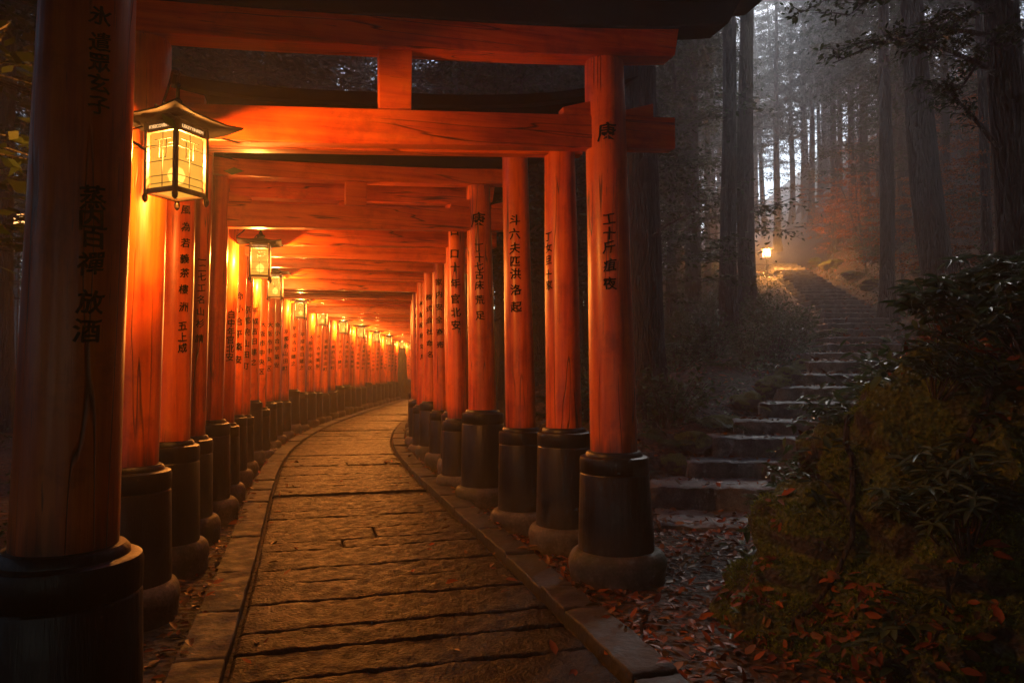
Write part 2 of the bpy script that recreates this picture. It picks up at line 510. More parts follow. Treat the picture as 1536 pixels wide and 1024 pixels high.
# ------------------------------------------------------------------ stone path and kerbs
S0 = float(np.interp(.4, _yy, _arc)); S1 = float(np.interp(60, _yy, _arc))
def path_pt(s, off, z):
    x, y, tt = at_arc(np.asarray(s, float))
    n = np.stack([tt[..., 1], -tt[..., 0]], -1)
    return np.stack([x + n[..., 0] * off, y + n[..., 1] * off, np.broadcast_to(z, np.shape(x))], -1)
def paver(s0, s1, o0, o1, z, ns, no, rough, jag, seed, tiltx=0, tilty=0):
    """one stone: lumpy top with rounded edges and sides going down"""
    r = np.random.default_rng(seed)
    u = np.concatenate([[0, 0, .02 / max(.05, (s1 - s0)) * .6], np.linspace(.08, .92, ns), [1 - .02 / max(.05, (s1 - s0)) * .6, 1, 1]])
    v = np.concatenate([[0, 0, .012], np.linspace(.04, .96, no), [.988, 1, 1]])
    U, V = np.meshgrid(u, v, indexing='ij')
    ph = r.uniform(0, 6.28, 8)
    j0 = jag * (np.sin(V * 9 + ph[0]) + .7 * np.sin(V * 23 + ph[1]) + .4 * np.sin(V * 51 + ph[2]))
    j1 = jag * (np.sin(V * 8 + ph[3]) + .7 * np.sin(V * 21 + ph[4]) + .4 * np.sin(V * 47 + ph[5]))
    S = (s0 + j0) * (1 - U) + (s1 + j1) * U
    O = o0 + (o1 - o0) * V + jag * .6 * np.sin(U * 7 + ph[6]) * np.where((V < .1) | (V > .9), 1, 0)
    Z = z + rough * (np.sin(S * 17 + O * 9 + ph[0]) + .8 * np.sin(S * 31 - O * 23 + ph[1]) + .6 * np.sin(S * 57 + O * 41 + ph[2]) + .5 * np.sin(O * 71 - S * 13 + ph[3])) * .5
    Z = Z + tiltx * (U - .5) + tilty * (V - .5)
    eu = np.zeros_like(U); n_u, n_v = U.shape
    Z[1, :] -= .014; Z[-2, :] -= .014; Z[:, 1] -= .014; Z[:, -2] -= .014
    Z[0, :] = z - .14; Z[-1, :] = z - .14; Z[:, 0] = z - .14; Z[:, -1] = z - .14
    P = path_pt(S, O, 0.0); P[..., 2] = Z
    ii = np.arange(n_u * n_v).reshape(n_u, n_v)
    f = np.stack([ii[:-1, :-1], ii[:-1, 1:], ii[1:, 1:], ii[1:, :-1]], -1).reshape(-1, 4)
    return P.reshape(-1, 3), f
parts = []
s = S0; k = 0
while s < S1:
    near = s - _arc[80] < 13
    w = float(rng.choice([.32, .4, .46, .55, .62])) * (1.0 if near else .95)
    cuts = [-.945, .945] if rng.uniform() < .9 else [-.945, float(rng.uniform(-.45, .45)), .945]
    for o0, o1 in zip(cuts[:-1], cuts[1:]):
        parts.append(paver(s + .006, s + w - .006, o0 + (.006 if o0 > -.9 else 0), o1 - (.006 if o1 < .9 else 0), .012 + rng.normal() * .005, 10 if near else 3, int((46 if near else 10) * (o1 - o0) / 1.89) + 3,
                           .007 if near else .006, .0028, k * 7 + int(o0 > -.9), rng.normal() * .007, rng.normal() * .007))
    s += w; k += 1
v, f = merge(parts)
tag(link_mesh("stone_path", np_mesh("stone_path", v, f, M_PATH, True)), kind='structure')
for side, zt in ((-1, .03), (1, .055)):
    parts = []; s = S0
    while s < S1:
        near = s - _arc[80] < 14
        w = float(rng.uniform(.45, 1.15))
        o0, o1 = (.985, 1.235) if side > 0 else (-1.235, -.975)
        parts.append(paver(s + .005, s + w - .005, o0, o1, zt + rng.normal() * .006, 12 if near else 4, 7 if near else 3, .006, .004, k,
                           rng.normal() * .008, rng.normal() * .008))
        s += w; k += 1
    v, f = merge(parts)
    tag(link_mesh("kerb", np_mesh("kerb", v, f, M_KERB, True)), kind='structure')

# ------------------------------------------------------------------ brush characters for the pillars
_glyph = {}
def glyph(ch):
    if ch in _glyph: return _glyph[ch]
    c = bpy.data.curves.new("ink_curve", 'FONT'); c.body = ch; c.size = 1.0; c.offset = .008; c.resolution_u = 2
    c.fill_mode = 'FRONT'
    o = bpy.data.objects.new("ink_curve", c); COL.objects.link(o)
    bpy.context.view_layer.update()
    me = bpy.data.meshes.new_from_object(o.evaluated_get(bpy.context.evaluated_depsgraph_get()))
    bpy.data.objects.remove(o); bpy.data.curves.remove(c)
    bm = bmesh.new(); bm.from_mesh(me); bpy.data.meshes.remove(me)
    bmesh.ops.triangulate(bm, faces=bm.faces[:])
    xs = [q.co.x for q in bm.verts]; ys = [q.co.y for q in bm.verts]
    if xs:
        cx, cy2 = (min(xs) + max(xs)) / 2, (min(ys) + max(ys)) / 2
        for q in bm.verts: q.co.x -= cx; q.co.y -= cy2
        for a in np.arange(-.48, .49, .12):
            bmesh.ops.bisect_plane(bm, geom=bm.verts[:] + bm.edges[:] + bm.faces[:], plane_co=(a, 0, 0), plane_no=(1, 0, 0))
        h = sum(map(ord, ch))
        for q in bm.verts:                      # uneven brush strokes: lean, swell
            x, y = q.co.x, q.co.y
            q.co.x = x * .98 + .03 * math.sin(5 * y + h) + .012 * math.sin(13 * y + 7 * x)
            q.co.y = y * .95 + .08 * x + .03 * math.sin(5 * x + h * .7) + .012 * math.sin(15 * x + 3 * y)
    r = ([tuple(q.co) for q in bm.verts], [tuple(l.index for l in ff.verts) for ff in bm.faces]) if True else None
    bm.verts.index_update()
    r = ([tuple(q.co) for q in bm.verts], [tuple(l.index for l in ff.verts) for ff in bm.faces])
    bm.free(); _glyph[ch] = r
    return r

# ------------------------------------------------------------------ torii gates
def pillar_axis(side, hw, lean):
    return lambda z: (side * (hw - lean * max(0, z)), 0.0)
def build_gate(L, Rr, P):
    """P: dict of sizes; the gate's own x runs from the left pillar to the right one"""
    L = Vector((*L, 0)); Rr = Vector((*Rr, 0))
    mid = (L + Rr) / 2; dv = Rr - L; hw = dv.length / 2
    root = empty("torii_gate", (mid.x, mid.y, 0), math.atan2(dv.y, dv.x)); roll = P.get('roll', 0.0)
    top = P.get('top', 3.85); rad = P.get('rad', .165); lean = P.get('lean', .022)
    nz, nh = P.get('nuki', (3.15, .25)); seed = P.get('seed', 0)
    bt = P.get('base_top', .95)
    lint = P.get('lint', .21); k1 = P.get('k1', .17); k2 = P.get('k2', .17)
    ext = P.get('ext', .50)
    rr = random.Random(seed)
    for side in (-1, 1):
        s_r = rad * (P.get('rs', 1.0) if side > 0 else P.get('ls', 1.0))
        ax = pillar_axis(side, hw, lean)
        b2 = bt + rr.uniform(-.04, .04); ptop = top + side * roll * hw
        def rz(z, s_r=s_r): return s_r * (1.0 - .055 * (z - .9))
        m = MB()
        zs = [b2 - .06, b2 + .1] + list(np.linspace(b2 + .35, ptop - .02, 12)) + [ptop]
        m.lathe([(rz(z) * (1 + .006 * math.sin(3 * z + seed)), z) for z in zs[:-1]] + [(rz(ptop) * .96, ptop)], 32, ax, .006, seed + side)
        pil = m.build("pillar", M_PILLAR, root, smooth=True)
        m = MB(); R1 = s_r * 1.47
        m.lathe([(R1 * 1.09, .17), (R1 * 1.085, .26), (R1 * 1.0, b2 - .16), (R1 * .995, b2 - .157), (R1 * .98, b2 - .15), (R1 * 1.0, b2 - .143),
                 (R1 * 1.0, b2 - .05), (R1 * .975, b2 - .03), (R1 * .93, b2 - .024), (s_r * 1.22, b2 - .022), (s_r * 1.2, b2 - .004),
                 (s_r * 1.12, b2 + .012), (s_r * 1.02, b2 + .014)], 36, ax, .004, seed + 5)
        m.build("base_sleeve", M_BLACK, pil, smooth=True)
        m = MB(); RF = R1 * (1.42 + rr.uniform(-.06, .06)); fh = .2 + rr.uniform(-.03, .04)
        prof = [(RF * .96, -.08)]
        for a in np.linspace(-.5, 1.45, 9): prof.append((RF * (.80 + .20 * math.cos(a)), fh * .5 + fh * .5 * math.sin(a)))
        prof += [(R1 * 1.1, fh * 1.0)]
        m.lathe(prof, 40, ax, .028, seed + 9 * side)
        m.build("stone_footing", M_FOOT, pil, smooth=True, angle=60)
        txt = P.get('rt' if side > 0 else 'lt')
        if txt:
            m = MB(); ph0 = P['rphi' if side > 0 else 'lphi']
            for ch, z, size in txt:
                gv, gf = glyph(ch)
                if not gv: continue
                ph = ph0 + rr.uniform(-.03, .03); vs = []
                for sx_, sy_, lift in ((0, 0, 0), (.030, .008, .0006), (.015, -.014, .0012)):      # a broad wet brush
                    vs = []
                    for x, y, _ in gv:
                        zz = z + (y + sy_) * size; r = rz(zz) * 1.012 + .0055 + lift
                        a = ph + (x + sx_ - .015) * size / r; cx, cy2 = ax(zz)
                        vs.append((cx + r * math.cos(a), cy2 + r * math.sin(a), zz))
                    m.add(vs, gf)
            m.build("inscription", M_INK, pil)
    xt = hw - lean * nz
    ne = P.get('next', .56)
    m = MB(); m.box((0, 0, nz + nh / 2), (2 * (xt + ne), .13, nh))
    m.build("tie_beam", M_BEAM, root, bevel=.012)
    for side in (-1, 1):
        for io in (-1, 1):
            r0 = rad * .86
            a = side * xt + io * (r0 - .01); b = side * xt + io * (r0 + .22)
            h0, h1 = (.05, .105) if io * side > 0 else (.11, .055)
            m = MB(); z0 = nz + nh + .003
            vs = [(a, -.055, z0), (b, -.055, z0), (b, .055, z0), (a, .055, z0), (a, -.055, z0 + h0), (b, -.055, z0 + h1), (b, .055, z0 + h1), (a, .055, z0 + h0)]
            ff = [(0, 3, 2, 1), (4, 5, 6, 7), (0, 1, 5, 4), (1, 2, 6, 5), (2, 3, 7, 6), (3, 0, 4, 7)]
            if b < a: ff = [q[::-1] for q in ff]
            m.add(vs, ff); m.build("wedge", M_BEAM, root, bevel=.006)
    m = MB(); m.box((0, 0, (nz + nh + top) / 2 + .004), (.23, .11, top - nz - nh - .002), taper=1.04)
    m.build("centre_strut", M_BEAM, root, bevel=.008)
    # curved lintel and two-tier black cap, both sweeping up at the ends
    def swept(x0, z0, h, d0, d1, slant, up, n=26, name="", mat=None, bev=.01):
        m = MB(); vs = []
        for i in range(n + 1):
            q = -1 + 2 * i / n
            lift = up * abs(q) ** 3.2
            for (yy, zz) in ((-d0 / 2, 0), (d0 / 2, 0), (d1 / 2, h), (-d1 / 2, h)):
                vs.append((q * (x0 + slant * zz / h), yy, z0 + zz + lift))
        ff = []
        for i in range(n):
            for k in range(4):
                a = i * 4 + k; b = i * 4 + (k + 1) % 4
                ff.append((a, a + 4, b + 4, b))
        ff.append((0, 1, 2, 3)); ff.append(tuple(n * 4 + k for k in (3, 2, 1, 0)))
        m.add(vs, ff)
        return m.build(name, mat, root, bevel=bev)
    xl = hw - lean * top + ext
    up = P.get('up', .05)
    swept(xl, top + .003, lint, .20, .22, .03, up, name="lintel", mat=M_BEAM)
    kx = P.get('kx', 0)
    capb = swept(xl + .20 + kx * .6, top + lint + .006, k1, .28, .34, .10, up + .05, name="roof_beam", mat=M_CAP)
    swept(xl + .42 + kx, top + lint + k1 + .010, k2, .46, .50, .14, up + .12, name="roof_cap", mat=M_CAP)
    if roll:                                       # the ground falls a little to one side: beams tip with it
        for o in root.children:
            if not o.name.startswith("pillar"):
                o.data.transform(Matrix(((1, 0, 0, 0), (0, 1, 0, 0), (roll, 0, 1, 0), (0, 0, 0, 1))))
    return root

def cam_phi(P3, dv, off):
    a = math.atan2(-P3[1], -P3[0]); return a - math.atan2(dv[1], dv[0]) + R(off)
def col_text(s, depth, ys, px):
    return [(c, 1.55 + (555 - y) / (1100 / depth), px * depth / 1100) for c, y in zip(s, ys)]
near_gates = [
    ((-1.56, 2.55), (2.25, 2.25), dict(top=3.95, rad=.168, nuki=(3.30, .24), ext=.6, lphi=14, base_top=.965,
        lt=col_text("氷遣眾玄子", 2.4, (8, 48, 81, 113, 148), 33) + col_text("蒸内百禪放酒", 2.4, (291, 322, 352, 392, 451, 495), 40))),
    ((-2.49, 4.75), (.80, 5.65), dict(top=3.83, rad=.180, nuki=(3.15, .25), lean=.022, ext=.56, up=.05, k1=.19, k2=.24, kx=.42, rphi=2, ls=.97, roll=.065,
        rt=col_text("康", 5.45, (192,), 30) + col_text("工十斤疽夜", 5.45, (326, 348, 369, 396, 424), 21))),
    ((-2.72, 5.80), (.48, 6.60), dict(top=3.52, rad=.158, nuki=(3.40, .10), lean=.014, k1=.08, k2=.09, lint=.14, up=.12, ext=.12, next=.2, rphi=-48, lphi=30, rs=1.04, base_top=1.0, roll=.055,
        lt=col_text("風為若義茶樓洲五上成", 5.65, (310, 336, 361, 385, 407, 432, 459, 488, 504, 521), 16),
        rt=col_text("丁女旦十家", 6.4, (351, 368, 387, 409, 425), 16))),
    ((-3.02, 6.80), (.11, 7.40), dict(top=3.80, rad=.152, nuki=(3.69, .10), k1=.08, k2=.08, lint=.11, ext=.2, next=.25, rphi=-8, lphi=28, base_top=.93, roll=.05,
        lt=col_text("一二七工名山杉請", 6.65, (387, 400, 413, 430, 448, 466, 484, 507), 14),
        rt=col_text("斗六夫匹洪洛起", 7.2, (327, 348, 370, 390, 409, 433, 459), 18))),
    ((-3.22, 7.70), (-.33, 8.80), dict(top=3.67, rad=.170, nuki=(3.14, .26), k1=.10, k2=.10, lint=.18, ext=.52, rphi=-2, lphi=40, ls=.95, base_top=1.04, roll=.055,
        rt=col_text("康", 8.6, (327,), 23) + col_text("丁十七古床荒足", 8.6, (370, 385, 398, 411, 427, 449, 473), 15))),
    ((-3.50, 8.80), (-.69, 9.75), dict(top=3.68, rad=.145, nuki=(3.12, .24), k1=.10, k2=.12, rphi=-5, lphi=30, base_top=.92, roll=.04,
        lt=col_text("白中年官北安", 8.6, (470, 483, 496, 509, 522, 535), 14),
        rt=col_text("白口十年官北安", 9.6, (345, 380, 400, 424, 448, 468, 487), 16))),
]
ordinal = ["front", "second", "third", "fourth", "fifth", "sixth", "seventh", "eighth", "ninth", "tenth", "eleventh", "twelfth", "thirteenth", "fourteenth",
           "fifteenth", "sixteenth", "seventeenth", "eighteenth"]
near_labels = [
    "dim vermilion torii pillar standing alone in the left corner, lantern just behind it",
    "foremost full torii gate with black curved roof beam, brightest lantern hung on it",
    "slim torii gate tucked directly behind the foremost full gate, its pillar shining deep red",
    "torii gate whose slim pillar carries seven black characters, third from the stone steps",
    "torii gate with clear central strut and long inscription, fourth from the steps",
    "torii gate carrying the second lantern of the row on its weathered pillar",
]
GRP_G = "vermilion torii gates lining the path"
gates = []
for i, (Lp, Rp, P) in enumerate(near_gates):
    dv = (Rp[0] - Lp[0], Rp[1] - Lp[1])
    if 'lphi' in P: P['lphi'] = cam_phi(Lp, dv, P['lphi'])
    if 'rphi' in P: P['rphi'] = cam_phi(Rp, dv, P['rphi'])
    P['seed'] = i * 3 + 1
    g = build_gate(Lp, Rp, P)
    tag(g, near_labels[i], "torii gate", GRP_G)
    gates.append((g, Vector((*Lp, 0))))
HWG = 1.55
far_txt = [("命小合平築安", "株一人舎品冨"), ("大阪市中央区", "奉納昭和年月"), ("平成吉日建之", "株式会社命名"), ("京都府山田町", "家内安全商売")]
protos = []
for q in range(4):
    lt = [(c, 2.5 - .17 * j - .05 * (q % 2), .12) for j, c in enumerate(far_txt[q][0])]
    rt = [(c, 2.95 - .2 * j - .08 * (q % 3), .12) for j, c in enumerate(far_txt[q][1])]
    protos.append(build_gate((-HWG, 0), (HWG, 0), dict(top=3.66 + .07 * (q % 3), rad=.142 + .011 * ((q * 2) % 3), nuki=(3.06 + .05 * (q % 2), .23), k1=.1, k2=.12, ext=.42,
                    lt=lt, rt=rt, lphi=R(-62), rphi=R(-108), seed=40 + q, base_top=.9 + .05 * (q % 3))))
s = float(np.interp(9.25, _yy, _arc)); k = 0; used = set()
s_end = float(np.interp(55, _yy, _arc))
while True:
    s += 1.13 + rng.normal() * .05
    if s > s_end: break
    x, y, tt = at_arc(np.array(s)); q = (k * 3 + k // 4) % 4
    g = protos[q] if q not in used else copy_tree(protos[q]); used.add(q)
    g.location = (float(x), float(y), float(rng.normal() * .03))
    ang = math.atan2(-tt[0], tt[1]) * 1.0
    ang = math.atan2(-float(tt[0]), float(tt[1]))
    g.rotation_euler = (0, 0, ang)
    if k < 12:
        lab = f"torii gate {ordinal[6 + k]} in the row from the corner pillar along the lit path"
    else:
        lab = "small far torii gate packed in the glowing tunnel where the path bends away"
    tag(g, lab, "torii gate", GRP_G if k < 12 else "far torii gates at the bend of the tunnel")
    lp = Vector((float(x) - HWG * math.cos(ang), float(y) - HWG * math.sin(ang), 0))
    gates.append((g, lp)); k += 1

# ------------------------------------------------------------------ hanging lanterns
def flat_text(body, size, mat, name, parent, loc, rz):
    c = bpy.data.curves.new("t", 'FONT'); c.body = body; c.size = size; c.align_x = 'CENTER'; c.extrude = .0015; c.space_character = .92
    o = bpy.data.objects.new("t", c); COL.objects.link(o); bpy.context.view_layer.update()
    me = bpy.data.meshes.new_from_object(o.evaluated_get(bpy.context.evaluated_depsgraph_get()))
    bpy.data.objects.remove(o); bpy.data.curves.remove(c)
    me.transform(Matrix.Translation(loc) @ Matrix.Rotation(rz, 4, 'Z') @ Matrix.Rotation(R(90), 4, 'X'))
    me.materials.clear(); me.materials.append(mat); me.name = name
    return link_mesh(name, me, None, parent)

def build_lantern():
    root = empty("hanging_lantern")
    hs = .125; z0, z1 = -.20, .20                     # half side, panes from z0 to z1
    m = MB()
    for sx in (-1, 1):
        for sy in (-1, 1):
            m.box((sx * hs, sy * hs, 0), (.026, .026, .46))
            m.lathe([(.004, -.285), (.017, -.27), (.02, -.245), (.014, -.228)], 8, lambda z, sx=sx, sy=sy: (sx * (hs + .004), sy * (hs + .004)))
    for zz, hh in ((z0 - .012, .032), (z1 + .0, .07)):
        for a in range(4):
            an = a * math.pi / 2
            m.box((hs * math.sin(an), -hs * math.cos(an), zz), (2 * hs - .03, .02, hh), an)
    m.box((0, 0, z1 + .0385), (2 * hs + .01, 2 * hs + .01, .005))  # added cover plate, stops lamp light reaching the roof from inside
    fr = m.build("frame", M_LWOOD, root, bevel=.003)
    for a in range(4):
        an = a * math.pi / 2; ca, sa = math.cos(an), math.sin(an)
        m = MB(); m.box((.108 * sa, -.108 * ca, -.012), (.2185, .003, .384), an)
        pn = m.build("pane", M_PANE, root)
        m = MB()
        def bar(u0, v0, u1, v1, w):
            m.box((.113 * sa + (u0 + u1) / 2 * ca, -.113 * ca + (u0 + u1) / 2 * sa, (v0 + v1) / 2), (abs(u1 - u0) + w, .005, abs(v1 - v0) + w), an)
        bar(0, -.185, 0, .165, .004)
        for v in (-.165, -.115, -.02, .07): bar(-.108, v, .108, v, .0035)
        bar(-.03, 0, -.03, .12, .003); bar(.03, 0, .03, .12, .003); bar(-.07, .12, .07, .12, .004); bar(-.03, 0.0, .03, 0.0, .003); bar(.05, .09, .085, .09, .003)
        m.build("lattice", M_LWOOD, pn)
        flat_text("KYEECOYIEEVY" if a % 2 == 0 else "LEKEYYINREM", .030, M_LETTER, "band_lettering", fr,
                  (hs * sa + .0115 * sa, -hs * ca - .0115 * ca, z1 - .011), an)
    m = MB(); m.box((0, 0, -.2065), (.2185, .2185, .003)); m.build("bottom_pane", M_PANE, root)
    m = MB(); m.box((0, 0, .182), (.2185, .2185, .003)); m.build("added_top_lid", M_PANE, root)  # added glowing inner lid, hides the brightly lit plate above it
    # curved four-sided roof
    m = MB(); vs = []; n = 9; prof = []
    for i in range(n + 1):
        q = i / n; prof.append((.245 * (1 - q) ** 1.3 + .045, .238 + .082 * q ** 1.1))
    ring = 16
    for th in (0, .012):
        for hwid, z in prof:
            for k in range(ring):
                side, fr_ = divmod(k, 4); u = -1 + fr_ / 2
                x, y = [(u, -1), (1, u), (-u, 1), (-1, -u)][side]
                lift = .03 * (abs(u) ** 3) * (hwid / .29) ** 3
                vs.append((x * hwid, y * hwid, z + lift + th))
    fs = []; N = (n + 1) * ring
    for i in range(n):
        for k in range(ring):
            k2 = (k + 1) % ring; a, b, c, d = i * ring + k, i * ring + k2, (i + 1) * ring + k2, (i + 1) * ring + k
            fs.append((a, d, c, b)); fs.append((N + a, N + b, N + c, N + d))
    for k in range(ring):
        k2 = (k + 1) % ring; fs.append((k, k2, N + k2, N + k)); e = n * ring; fs.append((e + k, N + e + k, N + e + k2, e + k2))
    fs.append(tuple(N + n * ring + k for k in range(ring)))
    m.add(vs, fs); rf = m.build("roof", M_ROOF, root, smooth=True, angle=50)
    m = MB(); m.lathe([(.05, .322), (.045, .345), (.062, .355), (.058, .37), (.03, .385), (.026, .41), (.012, .425), (.012, .50), (.02, .51), (.012, .525)], 14)
    m.build("finial", M_ROOF, rf, smooth=True)
    # hook, arm and wall plate on the pillar (towards local -x)
    m = MB()
    hook = [(0, 0, .52), (0, 0, .56), (.015, 0, .585), (.0, 0, .605), (-.03, 0, .60)]
    m.tube(hook, .008, 8); m.build("hook", M_IRON, root, smooth=True)
    m = MB()
    arm = [(.0, 0, .60), (-.05, 0, .615), (-.13, .05, .56), (-.24, .09, .43), (-.36, .15, .34)]
    m.tube(arm, .009, 8)
    m.tube([(-.36, .15, .27), (-.2, .08, .275), (-.1, .03, .30), (-.06, .01, .36)], .007, 8)
    m.build("bracket_arm", M_IRON, root, smooth=True)
    m = MB()
    m.tube([(-.375, .16, .44), (-.39, .165, .36), (-.365, .155, .26), (-.38, .16, .10), (-.36, .15, -.02), (-.345, .14, -.06)], [.008, .022, .026, .014, .018, .008], 8)
    m.tube([(-.37, .155, .42), (-.34, .13, .47), (-.30, .12, .45)], [.014, .012, .005], 8)
    m.build("bracket_plate", M_IRON, root, smooth=True)
    m = MB(); m.lathe([(.004, -.15), (.04, -.135), (.056, -.09), (.04, -.05), (.006, -.025)], 12)
    m.build("bulb", M_BULB, root, smooth=True)
    ld = bpy.data.lights.new("lantern_light", 'POINT'); ld.energy = LAMP_W; ld.color = (1.0, .475, .19); ld.shadow_soft_size = .04
    lo = bpy.data.objects.new("lantern_light", ld); lo.parent = root; lo.location = (0, 0, .045); COL.objects.link(lo)
    return root
lant = build_lantern()
lamp_px = [(265, 243, 4.2, .88), (380, 382, 8.2, .86), (427, 431, 12.2, .85), (466, 461, 16.0, .85), (506, 475, 19.5, .85), (534, 490, 23, .85), (562, 499, 27, .85),
           (575, 506, 30.5, .85), (587, 512, 34, .85), (597, 517, 38, .85), (606, 520, 42, .85), (613, 522, 46, .85)]
lamp_lab = ["largest lit lantern with dark wooden frame, hung beside the corner pillar", "second lantern along the row, smaller, glowing under the tie beam",
            "third lantern along the row, glowing in front of dense pillars", "fourth lantern from the corner pillar", "fifth lantern from the corner pillar",
            "sixth lantern from the corner pillar", "seventh lantern from the corner pillar", "eighth lantern from the corner pillar"]
lamp_lab = [l if len(l.split()) > 6 else l + ", small and bright on the pillar row" for l in lamp_lab]
for i, (px, py, Y, sca) in enumerate(lamp_px):
    o = lant if i == 0 else copy_tree(lant)
    p = at_depth(px, py, Y)
    gi = min(range(1, len(gates)), key=lambda j: abs(gates[j][1].y - (Y + .22)))
    lp = gates[gi][1]
    if i > 0:
        ang = gates[gi][0].rotation_euler.z
        p = Vector((lp.x + .44 * math.cos(ang) + .22 * math.sin(ang), lp.y + .44 * math.sin(ang) - .22 * math.cos(ang), p.z))
    dx, dy = lp.x - p.x, lp.y - p.y
    want = math.atan2(dy, dx)                                   # the bracket points at the pillar
    o.location = p; o.scale = (sca,) * 3
    o.rotation_euler = (0, 0, want - math.atan2(.15, -.36))
    tag(o, lamp_lab[i] if i < len(lamp_lab) else "tiny far lantern glowing near the bend of the gate tunnel", "lantern",
        "lanterns along the gates" if i < len(lamp_lab) else "tiny far lanterns at the bend")

# ------------------------------------------------------------------ stone stairway up the hill
stair = empty("stone_stairway", (ST[0][1] + .7, ST[0][0], 0))
tag(stair, "long flight of worn grey stone steps curving up the wooded hill to a lit lamp", "stairway")
def slab_mesh(x0, x1, y0, y1, ztop, th, rot, seed, nx=26, ny=9):
    r = np.random.default_rng(seed)
    u = np.concatenate([[0, 0, .012], np.linspace(.04, .96, nx), [.988, 1, 1]]); v = np.concatenate([[0, 0, .03], np.linspace(.1, .9, ny), [.97, 1, 1]])
    U, V = np.meshgrid(u, v, indexing='ij'); ph = r.uniform(0, 6.28, 8)
    X = x0 + (x1 - x0) * U + .02 * np.sin(V * 6 + ph[0]) * np.where((U < .1) | (U > .9), 1, 0)
    Y = y0 + (y1 - y0) * V + (.014 * np.sin(U * 11 + ph[1]) + .010 * np.sin(U * 27 + ph[2]) + .005 * np.sin(U * 63 + ph[7])) * np.where(V < .15, 1, 0)
    Z = ztop + .005 * (np.sin(X * 9 + Y * 7 + ph[3]) + np.sin(X * 17 - Y * 13 + ph[4]) + np.sin(X * 37 + Y * 29 + ph[5])) + r.normal() * .012 * (U - .5) + r.normal() * .01
    Z[1] -= .012; Z[-2] -= .012; Z[:, 1] -= .016; Z[:, -2] -= .012
    Z[0] = ztop - th; Z[-1] = ztop - th; Z[:, 0] = ztop - th; Z[:, -1] = ztop - th
    Y[:, 0] += .02
    c, s = math.cos(rot), math.sin(rot)
    X2 = x0 + (X - x0) * c - (Y - y0) * s; Y2 = y0 + (X - x0) * s + (Y - y0) * c
    ii = np.arange(U.size).reshape(U.shape)
    f = np.stack([ii[:-1, :-1], ii[1:, :-1], ii[1:, 1:], ii[:-1, 1:]], -1).reshape(-1, 4)
    return np.stack([X2, Y2, Z], -1).reshape(-1, 3), f
ox, oy = stair.location.x, stair.location.y
rows = [(7.25, 1.42, .05), ] + ST
for i, (y, xl, z) in enumerate(rows):
    y1 = rows[i + 1][0] + .22 if i + 1 < len(rows) else y + 1.2
    w = 1.55 - .2 * max(0, i - 17) / 17 + rng.uniform(-.06, .10) + (.2 if i < 3 else 0)
    v, f = slab_mesh(xl + rng.normal() * .03, xl + w, y, y1, z, .30, R(-7 if i < 9 else -3) + rng.normal() * .02, i)
    v = v - np.array([ox, oy, 0])
    link_mesh("step", np_mesh("step", v, f, M_STEP, True), None, stair).data.set_sharp_from_angle(angle=R(50))

# ------------------------------------------------------------------ mossy boulder, near right
BC = Vector((3.35, 4.62, -.05)); BR = (2.05, 1.75, 2.15)
bm = bmesh.new()
bmesh.ops.create_icosphere(bm, subdivisions=7, radius=1.0)
def fbm(p):
    return (math.sin(2.1 * p.x + 1.7 * p.y + 2.6 * p.z) * .5 + math.sin(3.7 * p.y - 2.9 * p.x + 3.1 * p.z + 1) * .3 + math.sin(6.1 * p.x + 5.3 * p.z - 4.7 * p.y + 2) * .18
            + math.sin(11 * p.y + 9 * p.x - 8 * p.z) * .09)
from mathutils import noise as mn
for q in bm.verts:
    c = q.co.copy(); e = 1.28
    n = (abs(c.x) ** e + abs(c.y) ** (e + .3) + abs(c.z) ** e) ** (1 / e)
    c = c / n * 1.0
    p = Vector((c.x * BR[0], c.y * BR[1], c.z * BR[2]))
    rg = 1 - abs(mn.noise(p * 1.9 + Vector((3, 1, 7)))) * 2; dsp = .10 * fbm(p * .9) + .16 * mn.fractal(p * 1.5, 1.0, 2.0, 5) - .14 * max(0, rg - .55) / .45 + .07 * mn.noise(p * 4.5) + .03 * mn.noise(p * 11) + .012 * mn.noise(p * 27)
    p += c.normalized() * dsp
    q.co = p
bmesh.ops.delete(bm, geom=[q for q in bm.verts if q.co.z < -.5], context='VERTS')
me = bpy.data.meshes.new("mossy_boulder"); bm.to_mesh(me); bm.free()
me.polygons.foreach_set('use_smooth', [True] * len(me.polygons))
t = NT("mossy_rock"); o = t.coord()
n = t.noise(o, 2.2, 8, .62); f_ = t.noise(o, 28, 5, .65); v_ = t.voro(o, 34)
geo = t.node("ShaderNodeNewGeometry"); sp = t.node("ShaderNodeSeparateXYZ"); t.l.new(geo.outputs['Normal'], sp.inputs[0])
rock = t.ramp(t.noise(o, 6, 8, .65), [(.35, (.018, .015, .012)), (.6, (.06, .05, .04)), (.75, (.10, .088, .07))])
moss = t.ramp(f_, [(.3, (.020, .030, .005)), (.55, (.095, .13, .017)), (.75, (.21, .25, .036))])
mk = t.rng(t.math('ADD', n, t.math('MULTIPLY', sp.outputs[2], .30)), .42, .58)
col = t.mix(mk, rock, moss)
col = t.mix(t.math('MULTIPLY', t.rng(t.noise(o, 1.3, 6), .56, .66), .6), col, (.022, .014, .008))
t.bump(t.math('ADD', t.math('MULTIPLY', f_, 1.0), t.math('MULTIPLY', v_, .6)), 1.0, .05)
boulder = link_mesh("mossy_boulder", me, t.set(Base_Color=col, Roughness=.92))
boulder.location = BC
tag(boulder, "huge moss covered boulder beside the foot of the stone steps", "boulder")

